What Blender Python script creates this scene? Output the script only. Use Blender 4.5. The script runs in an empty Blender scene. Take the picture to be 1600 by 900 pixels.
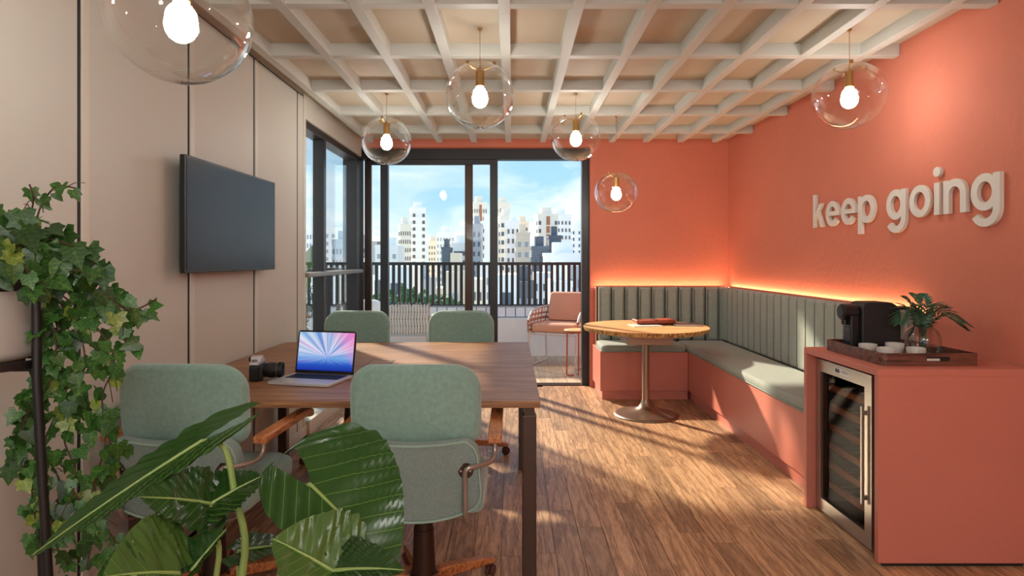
import bpy, bmesh, math, random
from mathutils import Vector, Matrix, Euler
random.seed(7)
R = math.radians
SC = bpy.context.scene
COL = SC.collection

# ---------------------------------------------------------------- camera, sky, sun, exposure
F, CX, HY, CAMZ = 970.0, 800.0, 405.0, 1.30        # focal length in px of the 1600 px frame, vanishing point, eye height
cd = bpy.data.cameras.new('camera'); cam = bpy.data.objects.new('camera', cd); COL.objects.link(cam)
cd.sensor_width = 36.0; cd.lens = F / 1600 * 36.0; cd.shift_y = -(450 - HY) / 1600
cd.clip_start = 0.05; cd.clip_end = 3000
cam.location = (0, 0, CAMZ); cam.rotation_euler = (R(90), 0, 0)
SC.camera = cam

SKY_STRENGTH = 1.0
BULB = 70.0
FILL_LAMPS = 17.0  # glow of the fill lamps added behind the camera
LED = 24.0
SUN = 6.4
SC.view_settings.view_transform = 'Standard'; SC.view_settings.look = 'None'
SC.view_settings.gamma = 1.0; SC.view_settings.use_curve_mapping = False
SC.view_settings.exposure = 0.40
SC.cycles.use_denoising = True
SC.cycles.max_bounces = 10; SC.cycles.diffuse_bounces = 5; SC.cycles.transparent_max_bounces = 24
SC.cycles.sample_clamp_indirect = 6.0

def build_world():
    w = bpy.data.worlds.new('sky'); SC.world = w; w.use_nodes = True
    nt = w.node_tree; nt.nodes.clear(); N = nt.nodes.new; L = nt.links.new
    out = N('ShaderNodeOutputWorld'); bg = N('ShaderNodeBackground'); L(bg.outputs[0], out.inputs[0])
    tc = N('ShaderNodeTexCoord'); sx = N('ShaderNodeSeparateXYZ'); L(tc.outputs['Generated'], sx.inputs[0])
    ramp = N('ShaderNodeValToRGB'); L(sx.outputs[2], ramp.inputs[0])
    e = ramp.color_ramp.elements
    e[0].position = 0.0; e[0].color = (.62, .79, .90, 1)
    e[1].position = .75; e[1].color = (.16, .40, .74, 1)
    a = e.new(.10); a.color = (.38, .64, .83, 1)
    a = e.new(.28); a.color = (.24, .52, .78, 1)
    # clouds laid out on a flat layer high above
    mx = N('ShaderNodeMath'); mx.operation = 'MAXIMUM'; L(sx.outputs[2], mx.inputs[0]); mx.inputs[1].default_value = .0
    ad = N('ShaderNodeMath'); ad.operation = 'ADD'; L(mx.outputs[0], ad.inputs[0]); ad.inputs[1].default_value = .22
    dv = N('ShaderNodeVectorMath'); dv.operation = 'DIVIDE'; L(tc.outputs['Generated'], dv.inputs[0])
    cb = N('ShaderNodeCombineXYZ')
    for i in range(3): L(ad.outputs[0], cb.inputs[i])
    L(cb.outputs[0], dv.inputs[1])
    nz = N('ShaderNodeTexNoise'); nz.inputs['Scale'].default_value = 1.7; nz.inputs['Detail'].default_value = 7
    nz.inputs['Roughness'].default_value = .55; nz.inputs['Distortion'].default_value = .7
    mp = N('ShaderNodeMapping'); mp.inputs['Scale'].default_value = (1.0, .75, .35); mp.inputs['Location'].default_value = (3.1, .4, 0)
    L(dv.outputs[0], mp.inputs[0]); L(mp.outputs[0], nz.inputs[0])
    cr = N('ShaderNodeValToRGB'); L(nz.outputs[0], cr.inputs[0])
    cr.color_ramp.elements[0].position = .38; cr.color_ramp.elements[1].position = .64
    mixn = N('ShaderNodeMix'); mixn.data_type = 'RGBA'
    mu = N('ShaderNodeMath'); mu.operation = 'MULTIPLY'; L(cr.outputs[0], mu.inputs[0]); mu.inputs[1].default_value = .8
    L(mu.outputs[0], mixn.inputs['Factor']); L(ramp.outputs[0], mixn.inputs['A']); mixn.inputs['B'].default_value = (.93, .96, .98, 1)
    L(mixn.outputs['Result'], bg.inputs[0]); bg.inputs[1].default_value = SKY_STRENGTH
build_world()

sd = bpy.data.lights.new('sun', 'SUN'); sd.energy = SUN; sd.angle = R(2.2); sd.color = (1.0, .87, .68)
sun = bpy.data.objects.new('sun', sd); COL.objects.link(sun)
SUN_DIR = Vector((.70, -1.0, -.70)).normalized()
sun.rotation_euler = SUN_DIR.to_track_quat('-Z', 'Y').to_euler(); sun.location = (-20, 25, 14)

# ---------------------------------------------------------------- mesh helpers
def P(px, py, Y):
    return Vector(((px - CX) * Y / F, Y, CAMZ + (HY - py) * Y / F))

class MB:
    def __init__(s): s.v = []; s.f = []; s.uv = None
    def add(s, vs, fs):
        o = len(s.v); s.v += [tuple(v) for v in vs]; s.f += [tuple(i + o for i in f) for f in fs]; return s
    def box(s, x0, x1, y0, y1, z0, z1):
        vs = [(x, y, z) for z in (z0, z1) for y in (y0, y1) for x in (x0, x1)]
        return s.add(vs, [(0, 2, 3, 1), (4, 5, 7, 6), (0, 1, 5, 4), (2, 6, 7, 3), (0, 4, 6, 2), (1, 3, 7, 5)])
    def lathe(s, prof, seg=32, c=(0, 0, 0), axis='z'):
        vs = []; n = len(prof)
        for k in range(seg):
            a = 2 * math.pi * k / seg
            for r, h in prof:
                x, y = r * math.cos(a), r * math.sin(a)
                p = (x, y, h) if axis == 'z' else ((h, x, y) if axis == 'x' else (y, h, x))
                vs.append((p[0] + c[0], p[1] + c[1], p[2] + c[2]))
        fs = []
        for k in range(seg):
            k2 = (k + 1) % seg
            for i in range(n - 1):
                fs.append((k * n + i, k2 * n + i, k2 * n + i + 1, k * n + i + 1))
        return s.add(vs, fs)
    def cyl(s, r, h0, h1, seg=24, c=(0, 0, 0), axis='z', r2=None, e=0.0):
        r2 = r if r2 is None else r2
        pr = [(0.0001, h0), (r - e, h0)] + ([(r, h0 + e)] if e else []) + ([(r2, h1 - e)] if e else []) + [(r2 - e, h1), (0.0001, h1)]
        return s.lathe(pr, seg, c, axis)
    def tube(s, pts, r, seg=10, closed=False, caps=True):
        pts = [Vector(p) for p in pts]; n = len(pts)
        rs = r if isinstance(r, (list, tuple)) else [r] * n
        vs = []; up = None
        for i, p in enumerate(pts):
            if closed: t = (pts[(i + 1) % n] - pts[i - 1])
            else: t = pts[min(i + 1, n - 1)] - pts[max(i - 1, 0)]
            if t.length < 1e-9: t = Vector((0, 0, 1))
            t.normalize()
            if up is None:
                up = t.orthogonal().normalized()
            up = (up - t * up.dot(t))
            if up.length < 1e-6: up = t.orthogonal()
            up.normalize(); b = t.cross(up)
            for k in range(seg):
                a = 2 * math.pi * k / seg
                vs.append(p + (up * math.cos(a) + b * math.sin(a)) * rs[i])
        fs = []
        m = n if closed else n - 1
        for i in range(m):
            j = (i + 1) % n
            for k in range(seg):
                k2 = (k + 1) % seg
                fs.append((i * seg + k, i * seg + k2, j * seg + k2, j * seg + k))
        if not closed and caps:
            fs.append(tuple(range(seg - 1, -1, -1))); fs.append(tuple((n - 1) * seg + k for k in range(seg)))
        return s.add(vs, fs)
    def prism(s, outline, d0, d1, plane='xz'):
        n = len(outline)
        def put(a, b, d): return {'xz': (a, d, b), 'xy': (a, b, d), 'yz': (d, a, b)}[plane]
        vs = [put(a, b, d0) for a, b in outline] + [put(a, b, d1) for a, b in outline]
        fs = [tuple(range(n)), tuple(range(2 * n - 1, n - 1, -1))]
        for i in range(n):
            j = (i + 1) % n; fs.append((i, i + n, j + n, j))
        return s.add(vs, fs)
    def pad(s, outline, d, e, put, bulge=0.0, both=True):
        """cushion: closed 2-D outline, depth d, edge radius e; put(a,b,depth) -> xyz"""
        n = len(outline); ca = sum(p[0] for p in outline) / n; cb = sum(p[1] for p in outline) / n
        rb = [(.02, 0), (.4, 0), (.75, 0), (.9, 0)]
        W = max(abs(p[0] - ca) for p in outline); H = max(abs(p[1] - cb) for p in outline)
        def ring(inset, dep):
            return [(ca + (a - ca) * (1 - inset / W), cb + (b - cb) * (1 - inset / H), dep) for a, b in outline]
        rings = []
        for t, _ in rb: rings.append([(ca + (a - ca) * t, cb + (b - cb) * t, -(bulge if both else 0) * (1 - t * t)) for a, b in outline])
        for k in range(5):
            an = k * math.pi / 8; rings.append(ring(e * (1 - math.sin(an)), e * (1 - math.cos(an))))
        for k in range(4, -1, -1):
            an = k * math.pi / 8; rings.append(ring(e * (1 - math.sin(an)), d - e * (1 - math.cos(an))))
        for t, _ in reversed(rb): rings.append([(ca + (a - ca) * t, cb + (b - cb) * t, d + bulge * (1 - t * t)) for a, b in outline])
        vs = [put(*q) for r in rings for q in r]; fs = []
        for i in range(len(rings) - 1):
            for k in range(n):
                k2 = (k + 1) % n; fs.append((i * n + k, i * n + k2, (i + 1) * n + k2, (i + 1) * n + k))
        fs.append(tuple(range(n - 1, -1, -1))); m = (len(rings) - 1) * n; fs.append(tuple(m + k for k in range(n)))
        return s.add(vs, fs)
    def xf(s, M):
        s.v = [tuple(M @ Vector(v)) for v in s.v]; return s
    def mesh(s, name):
        m = bpy.data.meshes.new(name); m.from_pydata(s.v, [], s.f); m.validate()
        bm = bmesh.new(); bm.from_mesh(m); bmesh.ops.recalc_face_normals(bm, faces=bm.faces); bm.to_mesh(m); bm.free()
        return m

def rrect(x0, x1, y0, y1, r, seg=6):
    r4 = r if isinstance(r, (tuple, list)) else (r,) * 4      # order: x0y0, x1y0, x1y1, x0y1
    pts = []
    for (cx, cy, a0, rr) in ((x0 + r4[0], y0 + r4[0], 180, r4[0]), (x1 - r4[1], y0 + r4[1], 270, r4[1]), (x1 - r4[2], y1 - r4[2], 0, r4[2]), (x0 + r4[3], y1 - r4[3], 90, r4[3])):
        for k in range(seg + 1):
            a = R(a0 + 90 * k / seg); pts.append((cx + rr * math.cos(a), cy + rr * math.sin(a)))
    return pts

def bez(ps, n=8):
    """smooth curve through points"""
    ps = [Vector(p) for p in ps]; out = []
    for i in range(len(ps) - 1):
        p0 = ps[max(i - 1, 0)]; p1 = ps[i]; p2 = ps[i + 1]; p3 = ps[min(i + 2, len(ps) - 1)]
        for k in range(n):
            t = k / n
            out.append(.5 * ((2 * p1) + (p2 - p0) * t + (2 * p0 - 5 * p1 + 4 * p2 - p3) * t * t + (3 * p1 - p0 - 3 * p2 + p3) * t ** 3))
    out.append(ps[-1]); return out

def tag(o, label=None, cat=None, group=None, kind=None):
    if label: o['label'] = label
    if cat: o['category'] = cat
    if group: o['group'] = group
    if kind: o['kind'] = kind
    return o

def thing(name, label, cat, loc=(0, 0, 0), rz=0.0, group=None):
    o = bpy.data.objects.new(name, None); COL.objects.link(o); o.empty_display_size = .1
    o.location = loc; o.rotation_euler = (0, 0, rz)
    return tag(o, label, cat, group)

def finish(me, smooth, ang=35):
    if smooth:
        for p in me.polygons: p.use_smooth = True
        me.set_sharp_from_angle(angle=R(ang))

def obj(name, mb, m, parent=None, smooth=True, bevel=0.0, bseg=2, world=None, ang=35, origin=None):
    """one mesh object. world=True: coordinates are world coordinates of an unrotated parent"""
    if parent is not None and world:
        l = parent.location; mb.xf(Matrix.Translation((-l.x, -l.y, -l.z)))
    if origin is not None: mb.xf(Matrix.Translation((-origin[0], -origin[1], -origin[2])))
    me = mb.mesh(name) if isinstance(mb, MB) else mb
    if m is not None and not me.materials: me.materials.append(MT[m])
    finish(me, smooth, ang)
    o = bpy.data.objects.new(name, me); COL.objects.link(o)
    if parent is not None: o.parent = parent
    if origin is not None: o.location = origin
    if bevel:
        b = o.modifiers.new('bevel', 'BEVEL'); b.width = bevel; b.segments = bseg; b.limit_method = 'ANGLE'; b.angle_limit = R(40)
    return o

def share(o, parent=None, loc=None, rot=None, scale=None):
    c = o.copy(); COL.objects.link(c)
    if parent is not None: c.parent = parent
    if loc is not None: c.location = loc
    if rot is not None: c.rotation_euler = rot
    if scale is not None: c.scale = scale
    return c

def copy_tree(o, parent=None):
    c = o.copy(); COL.objects.link(c); c.parent = parent
    for ch in list(o.children): copy_tree(ch, c)
    return c

def struct(name, mb, m, parent=None, **k):
    o = obj(name, mb, m, parent, **k)
    if parent is None: o['kind'] = 'structure'
    return o

# ---------------------------------------------------------------- materials
MT = {}
def _new(name):
    m = bpy.data.materials.new(name); m.use_nodes = True; MT[name] = m
    nt = m.node_tree; b = nt.nodes['Principled BSDF']; return m, nt, b
def srgb(r, g, b):
    f = lambda c: (c / 255 / 12.92) if c / 255 <= .04045 else ((c / 255 + .055) / 1.055) ** 2.4
    return (f(r), f(g), f(b), 1)
def _coord(nt, kind, scale=(1, 1, 1)):
    mp = nt.nodes.new('ShaderNodeMapping'); mp.inputs['Scale'].default_value = scale
    if kind == 'world':
        g = nt.nodes.new('ShaderNodeNewGeometry'); nt.links.new(g.outputs['Position'], mp.inputs[0])
    else:
        g = nt.nodes.new('ShaderNodeTexCoord'); nt.links.new(g.outputs['Object'], mp.inputs[0])
    return mp
def mat(name, col, rough=.5, metal=0.0, var=0.0, vscale=6.0, bump=0.0, bscale=40.0, bstretch=(1, 1, 1), spec=.5, sheen=0.0, coat=0.0, emit=None, estr=0.0, coord='world', rnd=0.0):
    m, nt, b = _new(name); L = nt.links.new; N = nt.nodes.new
    b.inputs['Base Color'].default_value = col; b.inputs['Roughness'].default_value = rough; b.inputs['Metallic'].default_value = metal
    b.inputs['Specular IOR Level'].default_value = spec; b.inputs['Coat Weight'].default_value = coat
    if sheen: b.inputs['Sheen Weight'].default_value = sheen; b.inputs['Sheen Roughness'].default_value = .5
    if emit: b.inputs['Emission Color'].default_value = emit; b.inputs['Emission Strength'].default_value = estr
    last = None
    if var:
        nz = N('ShaderNodeTexNoise'); nz.inputs['Scale'].default_value = vscale; nz.inputs['Detail'].default_value = 5
        L(_coord(nt, coord).outputs[0], nz.inputs[0])
        r = N('ShaderNodeValToRGB'); L(nz.outputs[0], r.inputs[0])
        r.color_ramp.elements[0].position = .3; r.color_ramp.elements[1].position = .7
        r.color_ramp.elements[0].color = tuple(c * (1 - var) for c in col[:3]) + (1,)
        r.color_ramp.elements[1].color = tuple(min(1, c * (1 + var)) for c in col[:3]) + (1,)
        L(r.outputs[0], b.inputs['Base Color']); last = r.outputs[0]
    if rnd:
        oi = N('ShaderNodeObjectInfo'); mr = N('ShaderNodeMapRange'); L(oi.outputs['Random'], mr.inputs[0])
        mr.inputs['To Min'].default_value = 1 - rnd; mr.inputs['To Max'].default_value = 1 + rnd
        hs = N('ShaderNodeHueSaturation'); L(mr.outputs[0], hs.inputs['Value'])
        if last: L(last, hs.inputs['Color'])
        else: hs.inputs['Color'].default_value = col
        L(hs.outputs[0], b.inputs['Base Color'])
    if bump:
        nz = N('ShaderNodeTexNoise'); nz.inputs['Scale'].default_value = bscale; nz.inputs['Detail'].default_value = 4
        L(_coord(nt, coord, bstretch).outputs[0], nz.inputs[0])
        bp = N('ShaderNodeBump'); bp.inputs['Strength'].default_value = bump; bp.inputs['Distance'].default_value = .01
        L(nz.outputs[0], bp.inputs['Height']); L(bp.outputs[0], b.inputs['Normal'])
    return m

def wood(name, cols, stretch, scale=1.0, rough=.45, rnd=0.0, coord='world', bump=.08, contrast=(.32, .7), rings=3.0, coat=0.0):
    """long-grained wood; stretch gives the grain direction (small number = along the grain)"""
    m, nt, b = _new(name); L = nt.links.new; N = nt.nodes.new
    mp = _coord(nt, coord, tuple(s * scale for s in stretch))
    if rnd:
        oi = N('ShaderNodeObjectInfo'); cb = N('ShaderNodeCombineXYZ'); mu = N('ShaderNodeMath'); mu.operation = 'MULTIPLY'; mu.inputs[1].default_value = 97.0
        L(oi.outputs['Random'], mu.inputs[0])
        for i in range(3): L(mu.outputs[0], cb.inputs[i])
        L(cb.outputs[0], mp.inputs['Location'])
    nz = N('ShaderNodeTexNoise'); nz.inputs['Scale'].default_value = 1.0; nz.inputs['Detail'].default_value = 3; nz.inputs['Distortion'].default_value = .4
    L(mp.outputs[0], nz.inputs[0])
    mu2 = N('ShaderNodeMath'); mu2.operation = 'MULTIPLY'; L(nz.outputs[0], mu2.inputs[0]); mu2.inputs[1].default_value = rings
    pp = N('ShaderNodeMath'); pp.operation = 'PINGPONG'; L(mu2.outputs[0], pp.inputs[0]); pp.inputs[1].default_value = .5
    fine = N('ShaderNodeTexNoise'); fine.inputs['Scale'].default_value = 9.0; fine.inputs['Detail'].default_value = 5; L(mp.outputs[0], fine.inputs[0])
    mix = N('ShaderNodeMath'); mix.operation = 'MULTIPLY_ADD'; L(pp.outputs[0], mix.inputs[0]); mix.inputs[1].default_value = .8
    L(fine.outputs[0], mix.inputs[2])
    sub = N('ShaderNodeMath'); sub.operation = 'SUBTRACT'; L(mix.outputs[0], sub.inputs[0]); sub.inputs[1].default_value = .2
    r = N('ShaderNodeValToRGB'); L(sub.outputs[0], r.inputs[0])
    e = r.color_ramp.elements; e[0].position = contrast[0]; e[0].color = cols[0]; e[1].position = contrast[1]; e[1].color = cols[2]
    k = e.new((contrast[0] + contrast[1]) / 2); k.color = cols[1]
    last = r.outputs[0]
    if rnd:
        wn = N('ShaderNodeTexWhiteNoise'); wn.noise_dimensions = '1D'; L(oi.outputs['Random'], wn.inputs['W'])
        mr = N('ShaderNodeMapRange'); L(wn.outputs['Value'], mr.inputs[0]); mr.inputs['To Min'].default_value = 1 - rnd; mr.inputs['To Max'].default_value = 1 + rnd
        hs = N('ShaderNodeHueSaturation'); L(mr.outputs[0], hs.inputs['Value']); L(last, hs.inputs['Color']); last = hs.outputs[0]
    L(last, b.inputs['Base Color']); b.inputs['Roughness'].default_value = rough; b.inputs['Coat Weight'].default_value = coat
    if bump:
        bp = N('ShaderNodeBump'); bp.inputs['Strength'].default_value = bump; bp.inputs['Distance'].default_value = .004
        L(sub.outputs[0], bp.inputs['Height']); L(bp.outputs[0], b.inputs['Normal'])
    return m

def glass(name, tint=(1, 1, 1, 1), ior=1.45, gain=1.0, power=4.5):
    """thin clear glass: see-through with mirror reflection growing towards grazing angles"""
    m = bpy.data.materials.new(name); m.use_nodes = True; MT[name] = m; nt = m.node_tree; nt.nodes.clear(); N = nt.nodes.new; L = nt.links.new
    out = N('ShaderNodeOutputMaterial'); mx = N('ShaderNodeMixShader'); tr = N('ShaderNodeBsdfTransparent'); gl = N('ShaderNodeBsdfGlossy')
    fr = N('ShaderNodeLayerWeight'); fr.inputs[0].default_value = .5; tr.inputs[0].default_value = tint
    gl.inputs['Roughness'].default_value = .0; gl.inputs['Color'].default_value = (.97, .97, .97, 1)
    pw = N('ShaderNodeMath'); pw.operation = 'POWER'; L(fr.outputs['Facing'], pw.inputs[0]); pw.inputs[1].default_value = power
    mu = N('ShaderNodeMath'); mu.operation = 'MULTIPLY_ADD'; mu.use_clamp = True; L(pw.outputs[0], mu.inputs[0]); mu.inputs[1].default_value = gain * .9; mu.inputs[2].default_value = ((ior - 1) / (ior + 1)) ** 2
    L(mu.outputs[0], mx.inputs[0]); L(tr.outputs[0], mx.inputs[1]); L(gl.outputs[0], mx.inputs[2]); L(mx.outputs[0], out.inputs[0])
    return m

def leafmat(name, base, vein, gloss=.3, uvveins=True, nveins=9.0, rnd=.25, mottle=0.0):
    m, nt, b = _new(name); L = nt.links.new; N = nt.nodes.new
    uv = N('ShaderNodeUVMap'); uv.uv_map = 'leaf'; sp = N('ShaderNodeSeparateXYZ'); L(uv.outputs[0], sp.inputs[0])
    ab = N('ShaderNodeMath'); ab.operation = 'ABSOLUTE'; L(sp.outputs[1], ab.inputs[0])
    k = N('ShaderNodeMath'); k.operation = 'MULTIPLY_ADD'; L(ab.outputs[0], k.inputs[0]); k.inputs[1].default_value = -.5; L(sp.outputs[0], k.inputs[2])
    fq = N('ShaderNodeMath'); fq.operation = 'MULTIPLY'; L(k.outputs[0], fq.inputs[0]); fq.inputs[1].default_value = nveins
    fc = N('ShaderNodeMath'); fc.operation = 'PINGPONG'; L(fq.outputs[0], fc.inputs[0]); fc.inputs[1].default_value = .5
    mn = N('ShaderNodeMath'); mn.operation = 'MINIMUM'; L(fc.outputs[0], mn.inputs[0])
    mid = N('ShaderNodeMath'); mid.operation = 'MULTIPLY'; L(ab.outputs[0], mid.inputs[0]); mid.inputs[1].default_value = 4.0; L(mid.outputs[0], mn.inputs[1])
    r = N('ShaderNodeValToRGB'); L(mn.outputs[0], r.inputs[0]); e = r.color_ramp.elements
    e[0].position = .0; e[0].color = vein; e[1].position = .035; e[1].color = base
    hs = N('ShaderNodeHueSaturation'); oi = N('ShaderNodeObjectInfo'); mr = N('ShaderNodeMapRange'); L(oi.outputs['Random'], mr.inputs[0])
    mr.inputs['To Min'].default_value = 1 - rnd; mr.inputs['To Max'].default_value = 1 + rnd; L(mr.outputs[0], hs.inputs['Value'])
    src = r.outputs[0]
    if mottle:
        nz = N('ShaderNodeTexNoise'); nz.inputs['Scale'].default_value = 110.0; nz.inputs['Detail'].default_value = 3; L(_coord(nt, 'world').outputs[0], nz.inputs[0])
        rr = N('ShaderNodeValToRGB'); L(nz.outputs[0], rr.inputs[0]); rr.color_ramp.elements[0].position = .52; rr.color_ramp.elements[1].position = .62
        mm = N('ShaderNodeMath'); mm.operation = 'MULTIPLY'; L(rr.outputs[0], mm.inputs[0]); mm.inputs[1].default_value = mottle
        mx = N('ShaderNodeMix'); mx.data_type = 'RGBA'; L(mm.outputs[0], mx.inputs['Factor']); L(src, mx.inputs['A']); mx.inputs['B'].default_value = vein; src = mx.outputs['Result']
    L(src, hs.inputs['Color']); L(hs.outputs[0], b.inputs['Base Color'])
    b.inputs['Roughness'].default_value = gloss
    tl = N('ShaderNodeBsdfTranslucent'); L(hs.outputs[0], tl.inputs[0]); ms = N('ShaderNodeMixShader'); ms.inputs[0].default_value = .22
    out = nt.nodes['Material Output']; L(b.outputs[0], ms.inputs[1]); L(tl.outputs[0], ms.inputs[2]); L(ms.outputs[0], out.inputs[0])
    return m

mat('coral_wall', srgb(202, 119, 96), .75, bump=.35, bscale=26, var=.05, vscale=1.6, spec=.25)
mat('coral_joinery', srgb(200, 118, 99), .5, bump=.12, bscale=18, bstretch=(1, 1, 3), var=.03, vscale=2)
mat('beige_panel', srgb(190, 187, 176), .55, var=.03, vscale=1.1)
mat('beige_trim', srgb(200, 194, 180), .45)
mat('black_slot', (.006, .006, .006, 1), .6)
mat('ceiling_paint', srgb(188, 174, 152), .7, bump=.05)
mat('beam_paint', srgb(188, 188, 179), .55, bump=.06, bscale=30, bstretch=(1, .1, 1))
mat('black_frame', srgb(30, 27, 28), .38, spec=.5)
mat('threshold_steel', srgb(150, 140, 132), .35, metal=.8)
mat('white_plaster', srgb(232, 230, 224), .7, var=.03)
glass('pane_glass', (.98, .99, .985, 1), 1.12, .8)
glass('globe_glass', (.985, .985, .98, 1), 1.30, 1.0, 2.8)
glass('vase_glass', (.97, .985, .98, 1), 1.42, 1.0, 3.0)
glass('smoked_glass', (.70, .62, .55, 1), 1.22, .12)
wood('floor_oak', (srgb(134, 98, 70), srgb(182, 140, 104), srgb(206, 166, 128)), (26, 1.8, 26), rough=.45, rnd=.24, bump=.12, rings=4, contrast=(.22, .8))
wood('deck_oak', (srgb(170, 140, 108), srgb(200, 172, 140), srgb(222, 198, 168)), (12, .8, 12), rough=.6, rnd=.10, bump=.02, rings=2, contrast=(.1, .9))
wood('table_walnut', (srgb(104, 66, 40), srgb(150, 104, 68), srgb(178, 132, 92)), (.8, 26, 26), rough=.46, bump=.05, rings=5, contrast=(.25, .8))
wood('chair_wood', (srgb(126, 70, 36), srgb(166, 98, 54), srgb(192, 126, 76)), (30, 4, 30), rough=.4, coord='object', bump=.03)
wood('round_top_wood', (srgb(196, 144, 92), srgb(220, 172, 114), srgb(234, 194, 140)), (1.2, 16, 16), rough=.35, bump=.03)
wood('bark_edge', (srgb(92, 58, 30), srgb(170, 116, 62), srgb(214, 172, 112)), (34, 34, 2), rough=.7, bump=.4)
wood('tray_wood', (srgb(66, 36, 26), srgb(96, 56, 42), srgb(122, 76, 58)), (2, 30, 30), rough=.4, bump=.03)
mat('sage_velvet', srgb(124, 156, 144), .85, var=.10, vscale=60, bump=.25, bscale=330, sheen=.45, coord='object')
mat('sage_tweed', srgb(124, 142, 137), .9, var=.16, vscale=190, bump=.35, bscale=420, sheen=.2, coord='object')
mat('sage_piping', srgb(140, 166, 152), .7)
mat('bench_fabric', srgb(150, 158, 147), .85, var=.07, vscale=26, bump=.3, bscale=240, sheen=.2)
mat('channel_fabric', srgb(150, 156, 144), .85, var=.06, vscale=22, bump=.3, bscale=200, sheen=.15)
mat('seam_dark', srgb(46, 44, 38), .9)
mat('bronze_tube', srgb(160, 148, 138), .28, metal=.6)
mat('dark_bronze', srgb(70, 52, 44), .35, metal=.7)
mat('table_leg_brown', srgb(74, 54, 44), .4, metal=.3)
mat('black_rubber', srgb(24, 22, 22), .5)
mat('caster_brown', srgb(86, 48, 38), .45)
mat('brushed_bronze', srgb(164, 140, 122), .32, metal=.85)
mat('steel', srgb(182, 172, 160), .3, metal=.9)
mat('brass', srgb(178, 132, 74), .3, metal=.9)
mat('black_plastic', srgb(20, 20, 21), .38)
mat('black_satin', srgb(28, 27, 27), .5)
mat('tv_screen', srgb(9, 9, 9), .26, spec=.3)
mat('laptop_silver', srgb(200, 200, 204), .35, metal=.35)
mat('key_black', srgb(22, 22, 25), .5)
mat('sign_white', srgb(214, 206, 194), .45)
mat('ceramic', srgb(205, 200, 192), .4, var=.05, vscale=60)
mat('cool_grey_pot', srgb(168, 164, 156), .6, var=.06, vscale=9)
mat('soil', srgb(56, 36, 26), .95, bump=.8, bscale=60)
mat('leather_red', srgb(150, 66, 42), .45, bump=.2, bscale=90)
mat('leather_dark', srgb(58, 42, 40), .5, bump=.15, bscale=90)
mat('paper', srgb(226, 220, 208), .6)
mat('magazine_taupe', srgb(150, 128, 112), .5, var=.12, vscale=12)
mat('terracotta_cushion', srgb(204, 150, 120), .85, bump=.2, bscale=200)
mat('rope_brown', srgb(172, 126, 94), .85)
mat('rope_white', srgb(245, 243, 240), .8)
mat('rope_blue', srgb(50, 66, 104), .8)
mat('white_tube', srgb(206, 194, 180), .35, metal=.3)
mat('copper_tube', srgb(170, 98, 66), .35, metal=.5)
mat('white_cushion', srgb(236, 236, 238), .85)
mat('grout', srgb(150, 150, 150), .9)
mat('white_tile', srgb(226, 228, 228), .35, rnd=.06)
mat('vine_brown', srgb(72, 46, 32), .8)
mat('stem_green', srgb(128, 148, 78), .45, var=.08, vscale=20)
mat('midrib_green', srgb(132, 152, 80), .45)
leafmat('ivy_leaf', srgb(40, 82, 28), srgb(120, 156, 74), .38, nveins=5, rnd=.5, mottle=.22)
leafmat('ivy_leaf_pale', srgb(112, 134, 48), srgb(186, 196, 108), .4, nveins=5, rnd=.3, mottle=.4)
leafmat('big_leaf', srgb(38, 70, 26), srgb(104, 134, 62), .25, nveins=6.5, rnd=.2)
leafmat('big_leaf_light', srgb(72, 100, 42), srgb(126, 150, 82), .28, nveins=6.5, rnd=.15)
mat('palm_leaf', srgb(44, 92, 64), .38, var=.2, vscale=30, rnd=.3)
m_, nt_, b_ = _new('bulb_glow'); b_.inputs['Base Color'].default_value = (1, 1, 1, 1); b_.inputs['Emission Color'].default_value = (1, .965, .91, 1); b_.inputs['Emission Strength'].default_value = BULB
m_, nt_, b_ = _new('led_glow'); b_.inputs['Base Color'].default_value = (1, .8, .5, 1); b_.inputs['Emission Color'].default_value = (1, .72, .40, 1); b_.inputs['Emission Strength'].default_value = LED
m_, nt_, b_ = _new('fill_glow'); b_.inputs['Base Color'].default_value = (.95, .95, .95, 1); b_.inputs['Emission Color'].default_value = (1, .985, .955, 1); b_.inputs['Emission Strength'].default_value = FILL_LAMPS
# ================================================================ the room
XR, XL, YB, YW, YREAR = 2.195, -1.53, 6.30, 6.43, -3.0
ZB, ZC = 2.449, 2.52                      # underside of the beams, underside of the ceiling boards

# floor: sub-floor with single oak planks laid along the room
fl = struct('floor', MB().box(-1.75, 2.35, YREAR - .1, 6.38, -.16, -.012), 'black_slot', smooth=False)
unit = MB().box(-.5, .5, -.5, .5, -1, 0)
um = unit.mesh('plank'); um.materials.append(MT['floor_oak'])
PW = .121
rng = random.Random(3)
def lay(parent, me, x0, x1, y0, y1, lens, name='plank', top=0.0, th=.012, gap=.0022):
    x = x0
    while x < x1 - .01:
        xe = min(x + PW, x1); y = y0 - rng.random() * .5 * lens[1]
        while y < y1:
            ye = y + rng.uniform(*lens); a, b = max(y, y0), min(ye, y1)
            if b - a > .05:
                o = bpy.data.objects.new(name, me); COL.objects.link(o); o.parent = parent
                o.location = ((x + xe) / 2, (a + b) / 2, top - rng.random() * .0006); o.scale = (xe - x - gap, b - a - gap, th)
            y = ye
        x = xe
lay(fl, um, -1.50, 2.19, 1.75, 6.37, (.55, 1.25))
far = MB(); x = -1.50
while x < 2.18:
    y = YREAR
    while y < 1.75:
        ye = min(y + rng.uniform(.6, 1.2), 1.75); far.box(x, min(x + PW, 2.19) - .0012, y, ye - .0012, -.012, 0); y = ye
    x += PW
o = obj('plank_field', far, 'floor_oak', fl, smooth=False); o['kind'] = 'stuff'

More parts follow.
